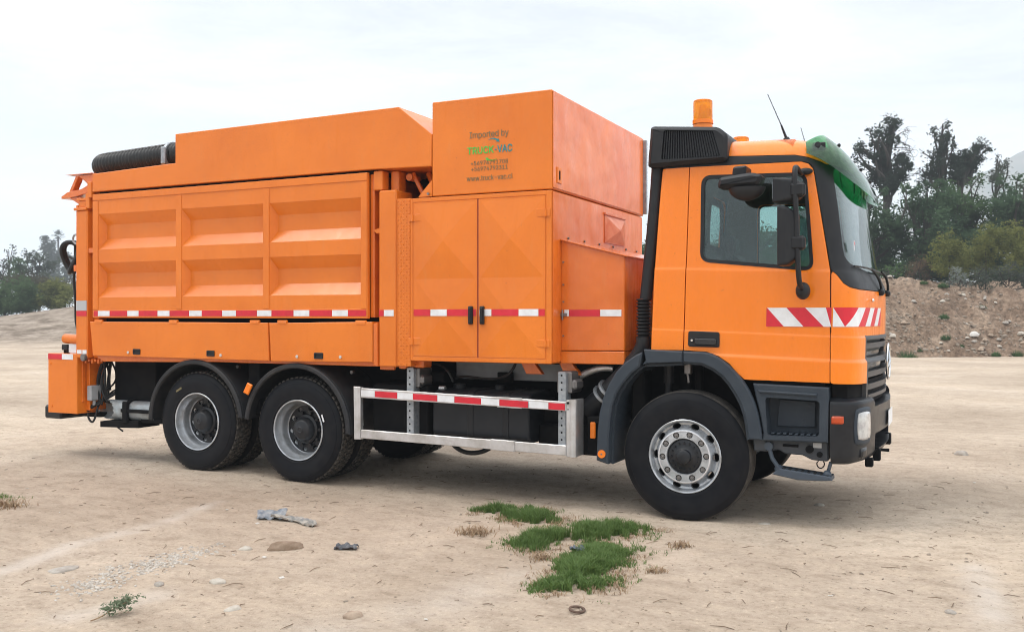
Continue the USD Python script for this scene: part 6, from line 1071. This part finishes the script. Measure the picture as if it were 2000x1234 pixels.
patch_of_grass(g3, 17000, 0.075, 3, 'green grass patch nearest the camera'); patch_of_grass(g4, 1500, 0.055, 4, 'small thin strip of grass on the right beside the wide patch')
patch_of_grass([(-5.6, -3.2), (-5.3, -3.30), (-5.30, -3.50), (-5.7, -3.5)], 1600, 0.09, 6, 'green grass tuft at the left edge of the picture')
rng = np.random.default_rng(41)
for k_, (pl, lab) in enumerate(((g1, 'dry straw at the rim of the farthest grass patch'), (g2, 'dry straw at the rim of the wide middle grass patch'), (g3, 'dry straw at the rim of the nearest grass patch'))):
    pg = Polygon(pl); x0, y0, x1, y1 = pg.buffer(0.1).bounds; xy = rng.uniform([x0 - 0.1, y0 - 0.1], [x1 + 0.1, y1 + 0.1], (9000, 2)); d = shapely.distance(shapely.points(xy), shapely.boundary(pg)); f = meshkit.fbm(np.column_stack([xy * 6, np.full(len(xy), k_ + 0.5)]), 3, 90 + k_)
    xy = xy[(d < 0.13) & (f > 0.50) & (rng.random(len(xy)) < np.exp(-d / 0.07))][:1100]
    obj('/World', 'dry_fringe', blades(rng, xy, 0.035, 0.0024, 1.8), straw, False, lab, 'stuff', 'dry grass')
for c, sc, n, lab in (((-1.26, -2.49), 0.10, 260, 'dry reddish straw tuft on the dirt left of the wide grass patch'), ((0.30, -2.95), 0.06, 120, 'small brown dry tuft right of the grass patches'), ((-5.15, -3.50), 0.13, 220, 'brown dry stalks by the grass at the left edge'), ((-0.50, -2.95), 0.07, 120, 'small straw tuft between the wide and the nearest grass patch'), ((0.25, -2.2), 0.07, 130, 'flat dry tuft near the front tyre, right of the wide grass patch')):
    xy = rng.normal(0, sc * 0.6, (n, 2)) + c; obj('/World', 'dry_tuft', blades(rng, xy, sc * 0.55, 0.003, 1.8), straw, False, lab, 'stuff', 'dry grass')

def crumple(w, h, thick, seed, nx=26, ny=16, amp=0.02):
    rng = np.random.default_rng(seed); u, v = np.meshgrid(np.linspace(-1, 1, nx), np.linspace(-1, 1, ny), indexing='ij'); edge = 1 + 0.22 * (meshkit.noise(np.stack([u * 2.2, v * 2.2, 0 * u + seed], -1), seed) - 0.5)
    x, y = u * w / 2 * edge, v * h / 2 * edge; z = amp * 2 * (meshkit.fbm(np.stack([u * 2.5, v * 2.5, 0 * u], -1), 3, seed) - 0.25); return x, y, z
def sheet(x, y, z, th):
    nx, ny = x.shape; top = np.stack([x, y, z + th], -1).reshape(-1, 3); bot = np.stack([x, y, z], -1).reshape(-1, 3); i, j = np.meshgrid(np.arange(nx - 1), np.arange(ny - 1), indexing='ij'); q = (i * ny + j).ravel()
    f = np.concatenate([np.stack([q, q + ny, q + ny + 1], 1), np.stack([q, q + ny + 1, q + 1], 1)]); m = nx * ny; F = [f, f[:, ::-1] + m]
    ring = [k for k in range(ny)] + [k * ny + ny - 1 for k in range(1, nx)] + [(nx - 1) * ny + k for k in range(ny - 2, -1, -1)] + [k * ny for k in range(nx - 2, 0, -1)]; r = np.array(ring); r2 = np.roll(r, -1)
    return T(np.vstack([top, bot]), np.concatenate(F + [np.stack([r, r + m, r2 + m], 1), np.stack([r, r2 + m, r2], 1)]))
x, y, z = crumple(0.22, 0.17, 0.01, 5, amp=0.028); z = z + 0.030 * np.clip(y / 0.11 + 0.3, 0, 1.2) ** 1.5
r1_ = moved(sheet(x, y, z, 0.008), (-3.02, -2.70, GZ(-3.02, -2.70) - 0.004), rot('z', 0.55))
x, y, z = crumple(0.44, 0.10, 0.01, 9, amp=0.035); y = y * (0.55 + 0.5 * np.clip(0.5 - x, 0, 1)); z = z + 0.02 * np.clip(-x / 0.22, 0, 1); y = y + 0.07 * np.cos(x * 6)
r2_ = moved(sheet(x, y, z, 0.008), (-2.73, -2.80, GZ(-2.73, -2.80) - 0.004), rot('z', -0.12))
g = thing('discarded_rag', 'crumpled blue-grey rag with a long tail on the dirt, left of the grass', 'rag', (0, 0, 0))
obj(g, 'folded_part', r1_, mat('rag_blue_grey', (0.13, 0.155, 0.19), 0.8, vary=(0.30, 0.30, 0.30), scale=14), 40); obj(g, 'tail_part', r2_, mat('rag_grey', (0.17, 0.17, 0.17), 0.85, vary=(0.40, 0.36, 0.31), scale=14), 40)
def lump(sx, sy, sz, seed, amp=0.25, sub=3):
    m = trimesh.creation.icosphere(subdivisions=sub); v = np.array(m.vertices); v = v * (1 + amp * 2 * (meshkit.fbm(v * 1.6 + seed * 3.7, 3, seed) - 0.5))[:, None]; v[:, 2] = np.where(v[:, 2] < -0.35, -0.35 + 0.2 * (v[:, 2] + 0.35), v[:, 2]); return T(v * [sx, sy, sz], m.faces)
obj('/World', 'buried_sack', moved(lump(0.125, 0.065, 0.05, 4), (-2.27, -3.44, GZ(-2.27, -3.44)), rot('z', 0.65)), mat('sack_brown', (0.17, 0.115, 0.075), 0.9, vary=(0.24, 0.175, 0.125), scale=20, bump=0.4, bscale=80), True, 'lumpy brown sack half buried in the dirt in front of the rag', cat='sack')
x, y, z = crumple(0.16, 0.08, 0.01, 13, amp=0.03); obj('/World', 'plastic_scrap', moved(sheet(x, y, z, 0.004), (-1.86, -3.29, GZ(-1.86, -3.29)), rot('z', 0.4)), mat('scrap_black', (0.03, 0.033, 0.04), 0.4, vary=(0.12, 0.12, 0.13), scale=14), 40, 'crumpled dark plastic scrap right of the brown sack', cat='scrap')
x, y, z = crumple(0.10, 0.07, 0.01, 17, amp=0.035); obj('/World', 'plastic_scrap', moved(sheet(x, y, z, 0.004), (-0.30, -2.80, GZ(-0.30, -2.80) + 0.035), rot('z', 0.4)), mat('scrap_blue', (0.055, 0.07, 0.10), 0.35, vary=(0.16, 0.18, 0.22), scale=16), 40, 'dark blue plastic scrap lying in the nearest grass patch', cat='scrap')
obj('/World', 'rusty_ring', moved(tube(np.column_stack([0.040 * np.cos(th), 0.046 * np.sin(th), 0 * th]), 0.0075, 8), (0.148, -3.934, GZ(0.148, -3.934) + 0.010), rot('y', 0.12)), mat('rusty_iron', (0.075, 0.045, 0.035), 0.8, vary=(0.12, 0.075, 0.05), scale=40), True, 'small rusty iron ring on the dirt in front of the grass', cat='ring')
g = thing('uprooted_weed', 'uprooted grey-green weed with a pale stem, near the bottom left corner', 'weed', (-2.13, -5.06, GZ(-2.13, -5.06)))
r_ = np.random.default_rng(3); stem = smooth_path([(-0.02, -0.16, 0.012), (-0.01, -0.07, 0.025), (0.0, 0.02, 0.05), (0.01, 0.08, 0.06)], 14); obj(g, 'stem', tube(stem, 0.0035, 6), straw, True)
obj(g, 'leaves', leaf_mesh(r_, np.vstack([stem[r_.integers(6, 14, 420)] + r_.normal(size=(420, 3)) * [0.028, 0.034, 0.016]]) + [0, 0, 0.008], 0.026, 0, 0.35), LF['green_sage'], False)
STONE = [mat('stone_grey', (0.36, 0.33, 0.29), 0.9, vary=(0.25, 0.22, 0.19), scale=14, bump=0.4, bscale=60), mat('stone_pale', (0.48, 0.44, 0.38), 0.9, vary=(0.36, 0.32, 0.27), scale=14, bump=0.4, bscale=60), mat('stone_brown', (0.27, 0.20, 0.145), 0.9, vary=(0.36, 0.28, 0.21), scale=14, bump=0.4, bscale=60)]
for k, (x, y, r, m, lab) in enumerate([(0.912, -0.078, 0.045, 1, 'pale stone on the dirt under the front bumper, right of the front tyre'), (-0.942, -4.516, 0.060, 2, 'flat tan stone at the bottom edge, left of the grass'), (2.021, 3.789, 0.10, 0, 'grey stone on the dirt far right behind the truck nose'), (-2.53, -3.563, 0.05, 1, 'pale stone left of the brown sack'), (-1.626, -4.703, 0.048, 1, 'pale flat stone near the bottom, between sack and bottom edge'), (-2.375, -4.523, 0.04, 0, 'small grey stone below the gravel streak'), (-2.08, -4.333, 0.05, 1, 'pink-grey stone in front of the brown sack'), (-3.198, -4.529, 0.10, 0, 'flat grey slab left of the gravel streak'), (2.02, -3.0, 0.035, 0, 'round grey pebble at the right bottom'), (0.62, -1.05, 0.05, 1, 'flat pale stone pressed in the dirt right of the front tyre')]):
    obj('/World', 'stone', moved(lump(r, r * 0.7, r * (0.18 if 'slab' in lab or 'pressed' in lab else 0.5), 30 + k, 0.3, 2), (x, y, GZ(x, y)), rot('z', k * 1.1)), STONE[m], 50, lab, cat='stone')
def scatter(pts, r, seed, sub=0, flat=0.6):
    rng = np.random.default_rng(seed); b = trimesh.creation.icosphere(subdivisions=sub) if sub else trimesh.creation.icosahedron(); bv, bf = np.array(b.vertices), np.array(b.faces); n = len(pts)
    v = bv[None] * (1 + 0.28 * rng.normal(size=(n, len(bv), 1))).clip(0.5, 1.5) * (np.asarray(r).reshape(-1, 1, 1)) * np.stack([rng.uniform(0.8, 1.5, n), rng.uniform(0.6, 1.0, n), np.full(n, flat)], 1)[:, None]
    a = rng.uniform(0, 6.3, n); c, s = np.cos(a)[:, None], np.sin(a)[:, None]; v = np.stack([v[..., 0] * c - v[..., 1] * s, v[..., 0] * s + v[..., 1] * c, v[..., 2]], -1) + pts[:, None]
    return T(v.reshape(-1, 3), (bf[None] + np.arange(n)[:, None, None] * len(bv)).reshape(-1, 3))
peb_mat = usdkit.material(stage, '/World/Looks/pebbles', {'g': ('geometry', {}), 'r': ('rgb_ramp', {'ramp': [(0.0, (0.24, 0.20, 0.16)), (0.5, (0.42, 0.38, 0.33)), (0.85, (0.54, 0.50, 0.45)), (1.0, (0.74, 0.71, 0.68))]}), 'p': ('principled_bsdf', {'roughness': 0.9, 'specular_ior_level': 0.2})}, [('g.random_per_island', 'r.fac'), ('r.color', 'p.base_color')], surface='p.BSDF')
rng = np.random.default_rng(12)
xy = np.column_stack([rng.uniform(-8, 6, 4800), rng.uniform(-6.5, 5, 4800)]); dens = meshkit.fbm(np.column_stack([xy * 0.8, 0 * xy[:, 0]]), 3, 61); xy = xy[rng.random(len(xy)) < np.clip((dens - 0.36) * 3.2, 0.05, 1)]
rad = 0.0035 + 0.012 * rng.random(len(xy)) ** 5
obj('/World', 'loose_pebbles', scatter(np.column_stack([xy, ground_z(xy[:, 0], xy[:, 1]) + rad * 0.1]), rad, 62), peb_mat, False, 'loose pebbles strewn over the dirt', 'stuff', 'pebbles')
gl_ = np.array([(-2.737, -4.85), (-2.732, -4.633), (-2.813, -4.317), (-2.739, -4.169), (-2.812, -3.937), (-2.782, -3.66)])
u = rng.random(720); line = np.column_stack([np.interp(u, np.linspace(0, 1, 6), gl_[:, q]) for q in (0, 1)]); xy = line + rng.normal(size=(720, 2)) * [0.09, 0.09]; rad = 0.005 + 0.011 * rng.random(720) ** 2
obj('/World', 'gravel_streak', scatter(np.column_stack([xy, ground_z(xy[:, 0], xy[:, 1]) + rad * 0.1]), rad, 63), mat('gravel_grey', (0.30, 0.265, 0.225), 0.9, vary=(0.50, 0.46, 0.41), scale=50), False, 'streak of grey gravel in front of the rear wheels', 'stuff', 'gravel')
xy = np.column_stack([rng.uniform(-7, 5, 620), rng.uniform(-6, 1.5, 620)]); tw = []
for k, (x, y) in enumerate(xy):
    a = rng.uniform(0, 6.3); L = 0.012 + 0.06 * rng.random() ** 3; z = GZ(x, y); d = np.array([math.cos(a), math.sin(a)]) * L
    tw.append(tube([(x - d[0], y - d[1], z + 0.003), (x + rng.normal() * 0.008, y + rng.normal() * 0.008, z + 0.008), (x + d[0], y + d[1], z + 0.004)], [0.0018, 0.0025, 0.0012], 4))
obj('/World', 'scattered_twigs', cat(*tw), mat('twig', (0.10, 0.065, 0.042), 0.9, vary=(0.20, 0.14, 0.09), scale=9), False, 'dry twigs scattered over the dirt', 'stuff', 'twigs')
xy = rng.uniform([-6, -6], [5, 2], (36, 2)); x, y = xy.T; z = ground_z(x, y)
lit = [moved(trimesh.creation.box(extents=(rng.uniform(0.01, 0.035), rng.uniform(0.008, 0.02), 0.003)), (a, b, c + 0.006), rot('z', rng.uniform(0, 3)) @ rot('x', rng.normal() * 0.2)) for a, b, c in zip(x, y, z)]
obj('/World', 'paper_litter', cat(*lit), mat('paper_white', (0.52, 0.50, 0.46), 0.8), False, 'tiny white scraps of paper and shell on the dirt', 'stuff', 'litter')
# stones of the bank: the larger ones singly, the rest as rubble
rng = np.random.default_rng(15); n = 8500
s = rng.uniform(12, 36, n); t = 38.9 + 6.0 * rng.random(n) ** 1.25; wgt = np.clip(0.35 + 0.9 * np.exp(-((s - 16.4) / 1.2) ** 2) * np.exp(-((t - 40.8) / 1.0) ** 2) * 3 + 0.5 * (meshkit.fbm(np.column_stack([s, t, 0 * s]), 3, 71) - 0.5), 0.1, 1.3)
kp = rng.random(n) < wgt; s, t = s[kp], t[kp]; rad = 0.022 + 0.075 * rng.random(len(s)) ** 3
xy = Wd(s, t); xy = np.array([Wd(a, b) for a, b in zip(s, t)]); zz = bank_z(s, t)
obj('/World', 'bank_rubble', scatter(np.column_stack([xy, zz + rad * 0.2]), rad, 72, 0, 0.75), peb_mat, False, 'small stones and rubble strewn down the bank', 'stuff', 'rubble')
for k in range(46):
    s_, t_ = rng.uniform(15.2, 22.5), 39.3 + 5.0 * rng.random() ** 1.1; r = rng.uniform(0.07, 0.15)
    obj('/World', 'bank_stone', moved(lump(r, r * 0.75, r * 0.65, 100 + k, 0.35, 2), (*Wd(s_, t_), float(bank_z(np.array([s_]), np.array([t_]))[0]) + 0.02), rot('z', k)), STONE[k % 3], 50, 'rough tan stone lying on the slope of the dirt bank', cat='stone', group='larger stones on the bank')
obj('/World', 'bank_stone', moved(lump(0.20, 0.13, 0.17, 171, 0.4, 2), (*Wd(19.6, 40.6), float(bank_z(np.array([19.6]), np.array([40.6]))[0]) + 0.06), rot('z', 0.4)), mat('stone_white', (0.60, 0.58, 0.55), 0.9), 50, 'whitish upright stone on the bank at right', cat='stone')
for k, (s_, t_, r) in enumerate(((16.2, 44.3, 0.22), (16.8, 44.4, 0.26), (17.6, 44.6, 0.16))):
    obj('/World', 'crest_rubble', moved(lump(r, r * 0.6, r * 0.45, 190 + k, 0.4, 2), (*Wd(s_, t_), float(bank_z(np.array([s_]), np.array([t_]))[0]) + 0.06), rot('z', k)), STONE[1], 50, ['pale block of rubble on the crest, nearest the wipers', 'wide pale block in the middle of the crest rubble', 'smallest pale block of the crest rubble, farthest from the truck'][k], cat='rubble')
